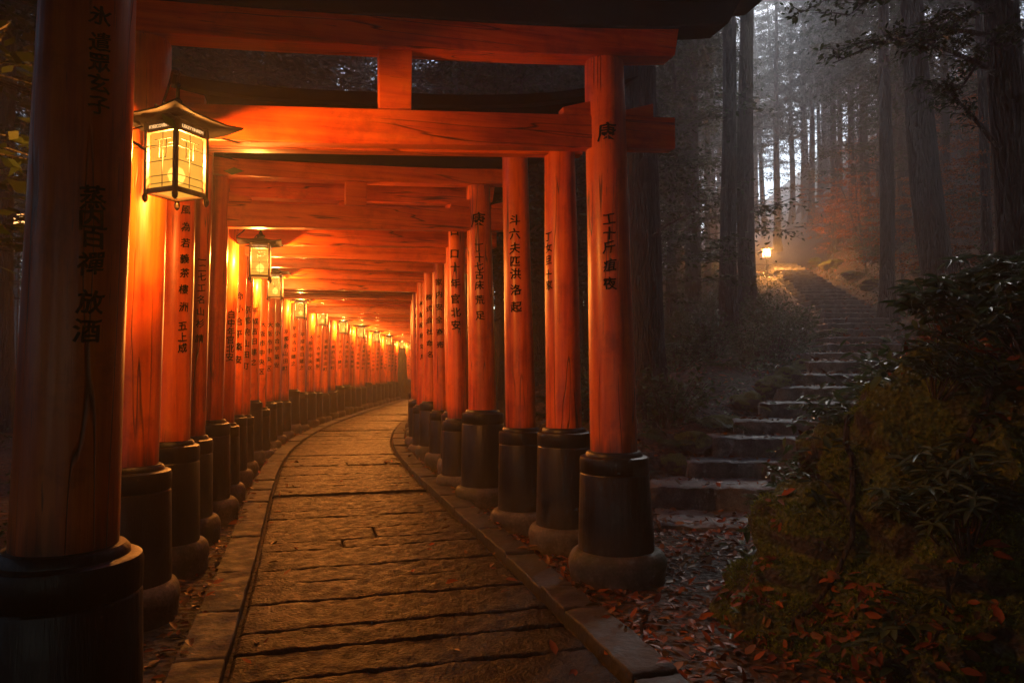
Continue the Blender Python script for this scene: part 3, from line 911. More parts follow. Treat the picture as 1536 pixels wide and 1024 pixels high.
m = MB()
for (x0, y0), (x1, y1) in (((2.5, 3.5), (2.0, 3.0)), ((2.7, 4.2), (1.9, 3.6)), ((2.2, 4.6), (1.5, 4.1)), ((3.0, 3.6), (2.9, 2.9)), ((2.4, 3.9), (1.7, 3.3))):
    q = []
    dg = bpy.context.evaluated_depsgraph_get()
    for i in range(9):
        w = i / 8; x = x0 + (x1 - x0) * w + .07 * math.sin(9 * w + x0 * 5); y = y0 + (y1 - y0) * w + .06 * math.cos(8 * w + y0 * 4)
        ok, hp, hn, _ = boulder.ray_cast(Vector((x, y, 9)) - BC, Vector((0, 0, -1)), depsgraph=dg)
        if ok: q.append(hp + hn * .004)
    if len(q) > 3: m.tube(q, list(np.linspace(.022, .006, len(q))), 7)
m.build("roots", M_BARK, boulder, smooth=True)['kind'] = 'stuff'

# small rocks edging the steps
def rock_mesh(seed):
    bm = bmesh.new(); bmesh.ops.create_icosphere(bm, subdivisions=4, radius=1.0)
    off = Vector((seed * 3.1, seed * 1.7, 0))
    for q in bm.verts:
        c = q.co; c = c * (1 + .5 * mn.noise(c * 1.1 + off) + .4 * mn.cell(c * 1.7 + off) * .5 + .22 * mn.noise(c * 2.9 + off) + .08 * mn.noise(c * 8 + off)); c.z *= .6; q.co = c
    me = bpy.data.meshes.new("mossy_rock"); bm.to_mesh(me); bm.free()
    me.polygons.foreach_set('use_smooth', [True] * len(me.polygons)); me.materials.append(t.m); return me
rocks = [rock_mesh(i) for i in range(4)]
rock_spots = [(1203, 552, .22), (1160, 585, .26), (1185, 565, .2), (1090, 640, .24), (1130, 610, .25), (1040, 668, .22), (1258, 500, .16), (1020, 700, .2),
              (1340, 470, .32), (1365, 440, .4), (1310, 430, .35), (1280, 415, .35), (1250, 400, .4), (1395, 410, .45), (1225, 395, .35)]

# ------------------------------------------------------------------ surface finder for everything that lies on the ground
from mathutils.bvhtree import BVHTree
bpy.context.view_layer.update()
bv, bf, base = [], [], 0
for o in [q for q in bpy.data.objects if q.type == 'MESH' and (q.name.split('.')[0] in ("ground", "stone_path", "kerb", "step", "mossy_boulder"))]:
    mw = o.matrix_world
    vs = [mw @ q.co for q in o.data.vertices]
    bv.extend(vs); bf.extend([tuple(i + base for i in p.vertices) for p in o.data.polygons]); base += len(vs)
bvh = BVHTree.FromPolygons(bv, bf)
def drop(x, y):
    h = bvh.ray_cast(Vector((x, y, 60)), Vector((0, 0, -1)))
    return (h[0], h[1] if h[1].z > 0 else -h[1]) if h[0] is not None else (Vector((x, y, float(H(x, y)))), Vector((0, 0, 1)))
def hit_px(px, py):
    h = bvh.ray_cast(Vector((0, 0, CAM_H)), ray(px, py).normalized()); return h[0] if h[0] is not None else on_ground(px, py)
for i, (px, py, r) in enumerate(rock_spots):
    p = hit_px(px, py)
    o = link_mesh("mossy_rock", rocks[i % 4]); o.location = (p.x, p.y, p.z + r * .15); o.scale = (r * random.uniform(.9, 1.3), r, r * random.uniform(.8, 1.1)); o.rotation_euler = (0, 0, random.uniform(0, 6))
    tag(o, "small mossy rock edging the stone steps", "rock", "mossy rocks along the steps")

# ------------------------------------------------------------------ plants: meshes
def frange(a, b, n): return np.linspace(a, b, n)
def cedar(seed, Ht, r, cr0, reach, stubs=14):
    rs = np.random.default_rng(seed); m = MB()
    n = 22; pts = []; rad = []
    bx, by = rs.normal(size=2) * .012
    for i in range(n):
        q = (i / (n - 1)) ** 1.6; z = q * Ht - .35
        pts.append((bx * z + .05 * math.sin(z * .5 + seed), by * z + .05 * math.cos(z * .43 + seed), z)); rad.append(r * (1 - .86 * q) + .012)
    m.tube(pts, rad, 18, lobes=.9, ph=seed)
    P = np.array(pts)
    def at(z): return np.array([np.interp(z, P[:, 2], P[:, k]) for k in range(3)])
    for _ in range(stubs):
        z = rs.uniform(2.2, cr0); a = rs.uniform(0, 6.28); L = rs.uniform(.3, 1.5); p = at(z)
        d = np.array([math.cos(a), math.sin(a), rs.uniform(-.1, .35)])
        m.tube([p, p + d * L * .5, p + d * L + np.array([0, 0, -.06 * L])], [.022, .014, .005], 5)
    pos, dr, up = [], [], []
    nb = int(74 * (Ht - cr0) / 12)
    for i in range(nb):
        q = i / nb; z = cr0 + (Ht - cr0 - .3) * q ** 1.1; a = i * 2.4 + rs.normal() * .4
        L = (reach * (1 - q) ** .7 + .5) * rs.uniform(.6, 1.1)
        p0 = at(z); d = np.array([math.cos(a), math.sin(a), rs.uniform(-.05, .25)])
        bp = [p0 + d * L * tt_ + np.array([0, 0, -.22 * L * tt_ ** 2]) for tt_ in (0, .35, .7, 1)]
        m.tube(bp, [.03, .02, .012, .004], 5)
        side = np.array([-d[1], d[0], 0])
        nc = int(9 + L * 4)
        tq = rs.uniform(.18, 1, nc); lat = rs.normal(size=nc) * .22 * L * (1.1 - tq)
        c = p0 + d * L * tq[:, None] + np.array([0, 0, -.22 * L]) * (tq ** 2)[:, None] + side * lat[:, None] + np.array([0, 0, -.10]) * np.abs(lat)[:, None]
        k = 15
        cc = np.repeat(c, k, 0) + rs.normal(size=(nc * k, 3)) * np.array([.13, .13, .06])
        dd = d * .6 + np.repeat(side * np.sign(lat)[:, None] * .5, k, 0) + rs.normal(size=(nc * k, 3)) * .45 + np.array([0, 0, -.28])
        pos.append(cc); dr.append(dd); up.append(rs.normal(size=(nc * k, 3)) * .5 + np.array([0, 0, 1]))
    pos, dr, up = map(np.concatenate, (pos, dr, up))
    v, f = diamonds(pos, dr, up, rs.uniform(.12, .26, len(pos)), rs.uniform(.035, .075, len(pos)))
    return m.mesh("trunk", M_BARK, smooth=True), np_mesh("crown", v, f, M_NEEDLE)

def broad(seed, Ht, r, z0, reach, mat, leaf=(.07, .13), nl=16, per=11, flat=.35, bark=None, lean=0.0, nb=30):
    rs = np.random.default_rng(seed); m = MB(); n = 12; pts = []; rad = []
    for i in range(n):
        q = i / (n - 1); z = q * Ht - .25
        pts.append((.25 * math.sin(q * 3 + seed) * q + lean * q * q * Ht, .25 * math.cos(q * 2.6 + seed * 2) * q, z)); rad.append(r * (1 - .85 * q) + .006)
    m.tube(pts, rad, 10, lobes=.5, ph=seed); P = np.array(pts)
    pos, dr = [], []
    for i in range(nb):
        q = i / nb; z = z0 + (Ht - z0 - .1) * q; a = i * 2.4 + rs.normal() * .5
        L = reach * (1 - .65 * q) * rs.uniform(.6, 1.1)
        p0 = np.array([np.interp(z, P[:, 2], P[:, k]) for k in range(3)])
        d = np.array([math.cos(a), math.sin(a), rs.uniform(.15, .55)])
        bp = [p0 + d * L * tt_ + np.array([0, 0, -.28 * L * tt_ ** 2]) + rs.normal(size=3) * .03 for tt_ in (0, .3, .6, 1)]
        m.tube(bp, [r * .32, r * .22, r * .13, .004], 5)
        for j in range(9):
            tt_ = rs.uniform(.3, 1); c0 = p0 + d * L * tt_ + np.array([0, 0, -.28 * L * tt_ ** 2])
            a2 = a + rs.choice([-1, 1]) * rs.uniform(.4, 1.3); l2 = L * rs.uniform(.2, .5)
            d2 = np.array([math.cos(a2), math.sin(a2), rs.uniform(-.15, .2)])
            m.tube([c0, c0 + d2 * l2 * .5, c0 + d2 * l2 + np.array([0, 0, -.05])], [.010, .006, .003], 4)
            k = nl
            tq = rs.uniform(.1, 1.05, k)
            pp = c0 + d2 * l2 * tq[:, None] + rs.normal(size=(k, 3)) * np.array([.10, .10, .10 * flat]) * (.6 + l2)
            pos.append(pp); dr.append(d2 + rs.normal(size=(k, 3)) * np.array([.8, .8, .35]) + np.array([0, 0, -.2]))
    pos, dr = np.concatenate(pos), np.concatenate(dr)
    up = rs.normal(size=pos.shape) * .45 + np.array([0, 0, 1])
    ln = rs.uniform(*leaf, len(pos))
    v, f = diamonds(pos, dr, up, ln, ln * rs.uniform(.38, .55, len(pos)))
    return m.mesh("trunk", bark or M_BARK2, smooth=True), np_mesh("crown", v, f, mat)

def shrub(seed, h, w, n_st, mat, ll=(.06, .11), whorl=False):
    rs = np.random.default_rng(seed); m = MB(); pos, dr, L, up = [], [], [], []
    for i in range(n_st):
        a = rs.uniform(0, 6.28); rr = w * math.sqrt(rs.uniform(.02, 1)); hh = h * rs.uniform(.5, 1.05) * (1 - .4 * (rr / w) ** 2)
        tip = np.array([rr * math.cos(a), rr * math.sin(a), hh]); b = tip * np.array([.2, .2, 0]) + np.array([0, 0, -.05]); mid = (b + tip) / 2 + np.array([0, 0, .12 * h])
        m.tube([b, mid, tip], [.009, .006, .003], 4)
        if whorl:
            for lev in (1.0, .8):
                k = rs.integers(6, 9); an = np.arange(k) * 6.283 / k + rs.uniform(0, 6)
                c = b + (mid - b) * 2 * .5 * 0 + (tip - b) * lev + (mid - (b + tip) / 2) * (1 - lev)
                d = np.stack([np.cos(an), np.sin(an), rs.uniform(-.25, .35, k)], 1)
                pos.append(np.repeat(c[None], k, 0)); dr.append(d); up.append(np.tile([0, 0, 1.], (k, 1))); L.append(rs.uniform(*ll, k))
        else:
            k = 15; tq = rs.uniform(.3, 1.03, k)[:, None]
            c = (1 - tq) ** 2 * b + 2 * tq * (1 - tq) * mid + tq ** 2 * tip + rs.normal(size=(k, 3)) * .025
            d = rs.normal(size=(k, 3)) * np.array([1, 1, .4]) + (tip - b) * .6
            pos.append(c); dr.append(d); up.append(rs.normal(size=(k, 3)) * .4 + np.array([0, 0, 1])); L.append(rs.uniform(*ll, k))
    pos, dr, up, L = np.concatenate(pos), np.concatenate(dr), np.concatenate(up), np.concatenate(L)
    v, f = leaves(pos, dr, up, L, L * (.30 if whorl else .5), .18, .25)
    return m.mesh("stems", M_STEM), np_mesh("foliage", v, f, mat)

def fern(seed, n_fr, L):
    rs = np.random.default_rng(seed); m = MB(); pos, dr, up, ln = [], [], [], []
    for i in range(n_fr):
        a = i * 6.283 / n_fr + rs.normal() * .2; l = L * rs.uniform(.7, 1.1); d = np.array([math.cos(a), math.sin(a), 0]); s = np.array([-d[1], d[0], 0])
        tq = np.linspace(0, 1, 24)[:, None]
        c = d * l * tq + np.array([0, 0, 1.]) * l * (.75 * tq - .72 * tq ** 2.2)
        m.tube(c[::4], [.005, .004, .003, .003, .002, .001][:len(c[::4])], 4)
        wd = l * .26 * np.sin(np.clip(tq * 1.05, 0, 1) ** .7 * math.pi)[:, 0] + .008
        for sg in (-1, 1):
            pos.append(c[2:]); dr.append(s * sg + d * .45 + np.array([0, 0, -.15]) + rs.normal(size=(22, 3)) * .06); up.append(np.tile([0, 0, 1.], (22, 1))); ln.append(wd[2:])
    pos, dr, up, ln = np.concatenate(pos), np.concatenate(dr), np.concatenate(up), np.concatenate(ln)
    v, f = leaves(pos, dr, up, ln, np.maximum(ln * .26, .012), .1, .2)
    return m.mesh("stems", M_STEM), np_mesh("foliage", v, f, M_FERN)

def put(name, meshes, loc, s=1.0, rz=None, parts=("trunk", "crown"), rx=0.0, ry=0.0):
    r = empty(name, loc, random.uniform(0, 6.28) if rz is None else rz)
    r.rotation_euler[0] = rx; r.rotation_euler[1] = ry
    r.scale = (s, s, s) if not hasattr(s, '__len__') else s
    for pn, me in zip(parts, meshes):
        link_mesh(pn, me, None, r)
    return r

CED = [cedar(11 + i, 23 + i, .30, 7.5 + i * .9, 3.4) for i in range(4)]
BRO = [broad(31 + i, 7.5 + i, .085, 1.7 + .4 * i, 2.9, M_GREEN, leaf=(.08, .16), nl=22) for i in range(4)]
MAP = [broad(51 + i, 3.4 + .5 * i, .05, .8, 1.7, M_ORANGE, leaf=(.07, .13), nl=12, nb=18, flat=.2, lean=-.12) for i in range(3)]
SHR = [shrub(61 + i, .8 + .15 * i, .6, 60, M_SHRUB) for i in range(3)]
WHO = [shrub(71 + i, .55 + .12 * i, .5, 34, M_SHRUB, (.13, .2), True) for i in range(3)]
FER = [fern(81 + i, 9 + i, .55 + .1 * i) for i in range(3)]

# ------------------------------------------------------------------ named trees, each where the photograph has it
def tree_px(px, Y, me, diam, base_d, label, name="cedar_tree", rz=None, rx=0, ry=0, sz=None, sink=.1):
    x = at_depth(px, 555, Y).x
    p, _ = drop(x, Y); s = diam / base_d
    o = put(name, me, (x, Y, p.z - sink), (s, s, sz or 1.0), rz, rx=rx, ry=ry)
    return tag(o, label, "tree")
tree_px(968, 10.4, cedar(101, 20, .33, 9.5, 3.2, 6), .62, .66, "massive dark mossy trunk standing right behind the big front pillar")
tree_px(1096, 18.6, cedar(102, 26, .24, 12, 3.2, 5), .40, .46, "tall dark trunk, slimmer of the close pair beside the bend of the steps")
tree_px(1123, 19.4, cedar(103, 27, .26, 12.5, 3.2, 4), .45, .50, "tall straight trunk of the close pair, the one nearer the steps, rim lit")
tree_px(1044, 23, CED[1], .30, .60, "straight slim trunk in the mist between the big pillar tree and the trunk pair")
tree_px(1011, 27, CED[2], .30, .60, "pale thin trunk in mist beside the big dark mossy trunk")
tree_px(981, 21, CED[0], .24, .60, "thin grey trunk showing just past the big dark mossy trunk")
tree_px(1063, 31, CED[3], .26, .60, "faint thin trunk in mist left of the dark trunk pair")
tree_px(1329, 19.5, cedar(104, 22, .19, 11, 2.6, 8), .38, .38, "slim dark trunk on the slope above the winding steps", ry=R(-1.5))
tree_px(1488, 17, cedar(105, 18, .13, 9, 2.2, 6), .22, .26, "thin dark trunk on the slope between the leaning tree and the frame edge", ry=R(-3))
tree_px(1305, 33, CED[0], .42, .60, "misty upper slope trunk above the steps, stoutest of the hazy group")
tree_px(1283, 37, CED[1], .34, .60, "misty upper slope trunk, slim, second of the hazy group")
tree_px(1262, 42, CED[2], .34, .60, "palest thin trunk fading out at the edge of the bright gap")
tree_px(1352, 31, CED[3], .30, .60, "hazy trunk on the slope between the slim dark trunk and the leaning tree")
tree_px(1425, 27, CED[1], .30, .60, "hazy trunk up the slope just behind the leaning tree")
for px, Y, q, d, lab in [(1168, 50, 0, .5, "palest far cedar in the bright misty gap, just beside the rim lit trunk"), (1192, 62, 1, .5, "faint far cedar in the middle of the bright misty gap"),
                    (1222, 52, 2, .45, "pale far cedar standing in the bright gap over the lamp"), (1243, 66, 3, .5, "faintest far cedar at the slope edge of the bright misty gap"), (1150, 68, 2, .5, "far pale cedar half hidden by the rim lit trunk")]:
    tree_px(px, Y, CED[q], d, .60, lab)
for i in range(6):
    y = 64 + 16 * ((i * 4) % 6) / 5; x = y * (.30 + .17 * i / 5)
    p, _n = drop(x, y); q = random.uniform(.7, 1.0)
    tag(put("cedar_tree", CED[i % 4], (x, y, p.z - .1), (q * 1.2, q * 1.2, random.uniform(.75, 1.0))), "pale cedar deep in the mist beyond the lamp at the head of the steps", "tree", "pale cedars in the mist beyond the lamp")
# leaning tree with the flared root: own curved trunk
def leaning_tree():
    m = MB(); Y = 15.5
    pxs = [(1447, 385, .46), (1432, 360, .42), (1414, 320, .36), (1401, 270, .33), (1392, 210, .31), (1385, 150, .29), (1379, 80, .27), (1372, 0, .25), (1364, -120, .22), (1352, -330, .18), (1335, -650, .10), (1325, -850, .03)]
    b = at_depth(pxs[1][0], pxs[1][1], Y); g, _ = drop(b.x, Y); root = empty("leaning_tree", (b.x, Y, g.z))
    dz = g.z - b.z
    pts = [at_depth(x, y, Y) + Vector((0, 0, dz)) - root.location for x, y, _ in pxs]
    pts[0] += Vector((.05, 0, -.35))
    m.tube(pts, [q[2] for q in pxs], 20, lobes=.55, ph=1.0)
    for a, L in ((-.2, 1.3), (.6, 1.0), (-.9, 1.1), (2.6, .8), (-2.2, .9)):
        dx, dy = math.cos(a), math.sin(a); q = []
        for tt_ in (0, .3, .6, 1):
            xx = pts[1].x + .2 + dx * (.15 + L * tt_); yy = dy * (.15 + L * tt_); gz = drop(xx + root.location.x, yy + root.location.y)[0].z - root.location.z
            q.append((xx, yy, gz + .28 * (1 - tt_) ** 2 - .02 - .08 * tt_))
        m.tube(q, [.2, .13, .08, .03], 8)
    m.build("trunk", M_BARK, root, smooth=True)
    rs = np.random.default_rng(5); pos, dr = [], []
    mb = MB()
    for i in range(26):
        z = rs.uniform(6.5, 13); a = rs.uniform(0, 6.28); L = rs.uniform(1.2, 3.4)
        pz = [p.z for p in pts]; c = np.array([np.interp(z, pz, [p.x for p in pts]), 0, z]); d = np.array([math.cos(a), math.sin(a), rs.uniform(-.1, .4)])
        mb.tube([c, c + d * L * .5, c + d * L], [.05, .03, .006], 5)
        for j in range(26):
            q = c + d * L * rs.uniform(.25, 1.05) + rs.normal(size=3) * .3; k = 12
            pos.append(q + rs.normal(size=(k, 3)) * np.array([.22, .22, .09])); dr.append(rs.normal(size=(k, 3)) * np.array([1, 1, .4]) + d * .5)
    pos, dr = np.concatenate(pos), np.concatenate(dr); ln = rs.uniform(.08, .15, len(pos))
    v, f = diamonds(pos, dr, rs.normal(size=pos.shape) * .4 + np.array([0, 0, 1]), ln, ln * .45)
    link_mesh("crown", np_mesh("crown", v, f, M_GREEN), None, root); mb.build("branches", M_BARK, root)
    tag(root, "big leaning dark tree with flared roots on the slope above the steps", "tree")
leaning_tree()
# near tree at the frame edge with leafy boughs reaching over the stair view
def near_tree():
    Y = 9.0; b = at_depth(1530, 330, Y); g, _ = drop(b.x, Y); root = empty("overhanging_tree", (b.x, Y, g.z))
    m = MB(); top = at_depth(1505, -700, Y) - root.location
    pts = [Vector((0.06, 0, -.3)), Vector((0, 0, .4)), Vector((-.06, 0, 1.5)), Vector((-.12, 0, 3.0)), Vector((-.2, 0, 5.2)), top]
    m.tube(pts, [.30, .25, .22, .20, .17, .05], 16, lobes=.6, ph=2)
    m.build("trunk", M_BARK, root, smooth=True)
    rs = np.random.default_rng(15); mb = MB(); pos, dr, up = [], [], []
    boughs = [((1500, 60), (1400, 20), (1250, 95), 7.2), ((1500, 120), (1420, 60), (1330, 60), 7.8), ((1505, 20), (1380, -60), (1270, 25), 7.4), ((1500, -40), (1400, -90), (1200, 20), 8.2),
              ((1505, 0), (1440, 30), (1380, 80), 7.0), ((1500, -80), (1350, -150), (1180, -20), 7.6), ((1500, 250), (1455, 160), (1400, 120), 8.6), ((1510, -20), (1450, -60), (1330, -10), 6.6),
              ((1510, 80), (1530, 40), (1560, 60), 7.5), ((1500, 40), (1470, 90), (1430, 150), 8.8), ((1500, -100), (1300, -170), (1130, -40), 8.4)]
    for p0, p1, p2, D in boughs:
        A = at_depth(p0[0], p0[1], Y) - root.location; C = at_depth(p2[0], p2[1], D) - root.location; Bm = at_depth(p1[0], p1[1], (D + Y) / 2) - root.location
        zt = max(.5, A.z); A = Vector((-.05 * zt + .02, 0, zt))
        cur = [A * float((1 - q) ** 2) + Bm * float(2 * q * (1 - q)) + C * float(q * q) for q in np.linspace(0, 1, 9)]
        mb.tube(cur, list(np.linspace(.04, .006, 9)), 6)
        for j in range(20):
            q = rs.uniform(.35, 1.0); c = np.array(A * float((1 - q) ** 2) + Bm * float(2 * q * (1 - q)) + C * float(q * q))
            ax = np.array((cur[-1] - cur[4]).normalized()); a = rs.choice([-1, 1]) * rs.uniform(.3, 1.1)
            d = np.array([ax[0] * math.cos(a) - ax[1] * math.sin(a), ax[0] * math.sin(a) + ax[1] * math.cos(a), rs.uniform(-.3, .25)])
            l = rs.uniform(.25, .6) * (1.2 - q * .5)
            mb.tube([c, c + d * l * .5 + np.array([0, 0, .02]), c + d * l], [.008, .005, .002], 4)
            k = 15; tq = rs.uniform(.15, 1.05, k)[:, None]
            pos.append(c + d * l * tq + rs.normal(size=(k, 3)) * .035); dr.append(d + rs.normal(size=(k, 3)) * np.array([.7, .7, .45]) + np.array([0, 0, -.25])); up.append(rs.normal(size=(k, 3)) * .4 + np.array([0, 0, 1]))
    pos, dr, up = map(np.concatenate, (pos, dr, up)); ln = rs.uniform(.055, .095, len(pos))
    v, f = leaves(pos, dr, up, ln, ln * .45, .15, .15)
    link_mesh("crown", np_mesh("crown", v, f, M_GREEN), None, root); mb.build("branches", M_BARK, root)
    tag(root, "near dark tree at the frame edge with leafy boughs hanging over the stair view", "tree")
near_tree()

# ------------------------------------------------------------------ the rest of the wood
taken = []
def free(x, y, gap):
    return all((x - a) ** 2 + (y - b) ** 2 > gap * gap for a, b in taken)
def in_hole(x, y):
    return 14 < y < 36 and .355 < x / y < .44
def zone_ok(x, y, wide=0.0):
    d = x - float(Xc(min(max(y, -8), 66))); e = x - float(Sx(y))
    return abs(d) > 2.7 + wide and abs(e) > 1.5 + wide
LAB = {'r': ("misty cedar trunk in the wood between the gate tunnel and the winding steps", "misty cedars between gates and steps"),
       'h': ("dark cedar standing on the slope above the winding steps", "cedars on the slope"),
       'l': ("dark cedar in the wood on the lantern side of the gate tunnel", "cedars on the lantern side")}
def where(x, y):
    if x < float(Xc(min(max(y, -8), 66))): return 'l'
    return 'r' if x < float(Sx(y)) else 'h'
cnt = {}
for _ in range(4000):
    y = random.uniform(9, 75); x = random.uniform(-.85 * y - 4, .80 * y + 3)
    w = where(x, y)
    lim = {'r': 26, 'h': 14, 'l': 46}[w]
    if cnt.get(w, 0) >= lim or not zone_ok(x, y, .4) or in_hole(x, y) or not free(x, y, 1.9): continue
    if w == 'h' and y < 22: continue
    if w == 'r' and y < 20: continue
    p, _n = drop(x, y)
    s = random.uniform(.65, 1.15)
    o = put("cedar_tree", CED[random.randrange(4)], (x, y, p.z - .1), (s * .85, s * .85, random.uniform(.8, 1.1)))
    tag(o, LAB[w][0], "tree", LAB[w][1]); taken.append((x, y)); cnt[w] = cnt.get(w, 0) + 1
LABB = {'r': ("leafy green understorey tree in the wood between the gates and the steps", "understorey trees between gates and steps"),
        'h': ("leafy green understorey tree on the slope above the steps", "understorey trees on the slope"),
        'l': ("leafy dark understorey tree on the lantern side of the gates", "understorey trees on the lantern side")}
taken = []; cnt = {}
for _ in range(6000):
    y = random.uniform(8, 58); x = random.uniform(-.85 * y - 2, .85 * y + 3)
    w = where(x, y); lim = {'r': 60, 'h': 30, 'l': 34}[w]
    if cnt.get(w, 0) >= lim or not zone_ok(x, y, .9) or (7 < y < 35 and .23 < x / y < .50) or not free(x, y, 1.5): continue
    if w == 'h' and y < 24: continue
    if w == 'l' and x - float(Xc(min(max(y, -8), 66))) > -5.6: continue
    if w == 'r' and (y < 15 or x - float(Xc(min(y, 66))) < 3.2): continue
    p, _n = drop(x, y)
    o = put("understorey_tree", BRO[random.randrange(4)], (x, y, p.z - .08), random.uniform(.75, 1.25))
    tag(o, LABB[w][0], "tree", LABB[w][1]); taken.append((x, y)); cnt[w] = cnt.get(w, 0) + 1
for x, y, s in [(-9, 16, 1.5), (-7.5, 21, 1.6), (-9.5, 27, 1.8), (-1.2, 19, 1.4), (-.2, 24, 1.6), (-1, 29, 1.7), (-8.5, 34, 2), (-1.5, 36, 2.0), (-12, 22, 1.7), (-10.5, 40, 2.2), (-6.5, 46, 2.3), (-2.2, 44, 2.2), (1.5, 40, 2.1), (-13, 32, 2.0), (-11.5, 18, 1.6), (2.6, 26, 1.5), (-8, 24.5, 1.7), (-.6, 21.5, 1.5), (1.5, 21, 1.4), (.5, 31, 1.8)]:
    p, _n = drop(x, y)
    o = put("understorey_tree", BRO[random.randrange(4)], (x, y, p.z - .08), s)
    tag(o, "tall leafy tree whose crown fills the gap above the gate roofs", "tree", "tall leafy trees above the gate roofs")
for i in range(15):                                   # unseen flattened cedars, added behind the viewpoint to keep sky light off
    a = R(195 + 150 * i / 14); d = 4.2 + 4.0 * ((i * 7) % 5) / 4; x, y = d * math.cos(a) * 1.25, d * math.sin(a) - 1.0
    p, _n = drop(x, y)
    o = put("cedar_tree", CED[i % 4], (x, y, p.z - .1), (1.7, 1.7, .45))
    tag(o, "unseen cedar added behind the viewpoint to shade the foreground", "tree", "added shade cedars behind the viewpoint")
for i in range(12):  # leafy trees added out of view to stop low sky light from behind
    a = R(185 + 170 * i / 11); d = 6.5 + 3 * ((i * 5) % 4) / 3; x, y = d * math.cos(a) * 1.15, d * math.sin(a) - 1.5
    p, _n = drop(x, y)
    o = put("understorey_tree", BRO[i % 4], (x, y, p.z - .3), (1.5, 1.5, .9))
    tag(o, "unseen leafy tree added behind the viewpoint to block low sky light", "tree", "added shade trees behind the viewpoint")
for x, y, s in [(-4.8, .4, 1.2), (-5.9, 3.4, 1.2), (-4.4, -1.6, 1.3), (-7.6, 6.0, 1.3), (-6.6, 1.8, 1.4)]:  # added at the left, mostly out of view, to screen the corner pillar from sky
    p, _n = drop(x, y)
    o = put("understorey_tree", BRO[random.randrange(4)], (x, y, p.z - .2), (s, s, s * .8))
    tag(o, "dark leafy understorey tree just beyond the corner pillar", "tree", "added shade trees beyond the corner pillar")
for x, y, s, h in [(-8.2, 18, 1.4, .8), (-10, 22, 1.4, .9), (-7.8, 26, 1.4, 1.0), (-11.5, 28, 1.5, 1.0), (-1.2, 22, 1.3, .85), (-.4, 27, 1.4, 1.0), (-1.4, 32, 1.4, 1.0), (.9, 23.5, 1.3, .9), (-9, 34, 1.5, 1.0), (-6.2, 40, 1.6, 1.0), (6.6, 2.2, 1.9, .75), (8.6, 5.6, 1.9, .8), (11.0, 9.2, 1.8, .85), (-5.6, 3.0, 1.9, .7), (-7.4, 6.2, 1.9, .8), (-9.4, 10.2, 1.8, .9), (4.4, -1.0, 1.8, .7), (-3.4, -1.2, 1.8, .7), (12.6, 12.4, 1.8, .9)]:  # the close ones are added, mostly out of view, to darken the near mist
    p, _n = drop(x, y)
    o = put("cedar_tree", CED[random.randrange(4)], (x, y, p.z - .1), (s, s, h))
    tag(o, *(("wide crowned cedar filling the gap above the gate roofs", "tree", "wide cedars above the gate roofs") if y > 15 else ("wide cedar added mostly out of view beside the viewpoint to shade the near mist", "tree", "added shade cedars around the near path")))
tk = []
while len(tk) < 64:
    y = random.uniform(15, 46); x = float(Sx(y)) + random.uniform(1.7, 14)
    if x / y > .72 or any((x - a) ** 2 + (y - b) ** 2 < 1.8 for a, b in tk): continue
    tk.append((x, y)); p, _n = drop(x, y); i = len(tk)
    o = put("maple_sapling", MAP[i % 3], (p.x, p.y, p.z - .05), random.uniform(.5, 1.05))
    tag(o, "small autumn tree with orange leaves on the slope above the steps", "tree", "orange leaved saplings on the slope")

# undergrowth: shrubs, whorled shrubs and ferns one by one
def scatter(n, name, meshes, cat, label, group, ok, smin, smax, box_, gap, sink=.03, tilt=.12):
    got = 0; tk = []
    for _ in range(n * 30):
        if got >= n: break
        x = random.uniform(box_[0], box_[1]); y = random.uniform(box_[2], box_[3])
        if not ok(x, y) or any((x - a) ** 2 + (y - b) ** 2 < gap * gap for a, b in tk): continue
        p, nn = drop(x, y)
        if nn.z < .35: continue
        o = put(name, meshes[random.randrange(len(meshes))], (x, y, p.z - sink), random.uniform(smin, smax), None, ("stems", "foliage"), nn.y * -.4, nn.x * .4)
        tag(o, label, cat, group); tk.append((x, y)); got += 1
E_ = lambda x, y: x - float(Sx(y))
D_ = lambda x, y: x - float(Xc(min(max(y, -8), 66)))
on_b = lambda x, y: abs((x - BC.x) / BR[0]) ** 1.3 + abs((y - BC.y) / BR[1]) ** 1.6 < 1.0
scatter(62, "green_shrub", SHR, "shrub", "leafy green shrub on the bank between the gates and the steps", "shrubs on the bank below the steps", lambda x, y: E_(x, y) < (-1.35 if y < 18 else -2.6) and D_(x, y) > 2.9 and y > 9.5, .6, 1.15, (1, 14, 9.5, 34), .7)
scatter(46, "green_shrub", SHR, "shrub", "leafy green shrub on the slope above the steps", "shrubs on the slope above the steps", lambda x, y: E_(x, y) > 1.5, .6, 1.2, (5, 20, 8, 32), .8)
scatter(46, "whorled_shrub", WHO, "shrub", "long leaved dark shrub on the slope behind the mossy boulder", "long leaved shrubs behind the boulder", lambda x, y: E_(x, y) > 1.05 and not on_b(x, y) and x / y < 1.0 and (x / y > .60 or y > 13), .8, 1.3, (3.0, 8.5, 5.2, 11.5), .42)
scatter(30, "whorled_shrub", WHO, "shrub", "long leaved plant rooted on top of the mossy boulder", "plants on the mossy boulder", lambda x, y: on_b(x, y) and x > 2.0 and y > 3.6 and x / y > .58, .45, .8, (1.9, 4.6, 3.8, 6.3), .27)
scatter(40, "fern", FER, "fern", "fern in the litter between the gates and the steps", "ferns below the steps", lambda x, y: E_(x, y) < -1.0 and D_(x, y) > 2.75, .6, 1.0, (.6, 8, 7.6, 17), .5)
scatter(14, "fern", FER, "fern", "fern sprouting from the mossy boulder", "ferns on the mossy boulder", lambda x, y: on_b(x, y), .35, .6, (1.5, 4.6, 3.2, 6.3), .35)
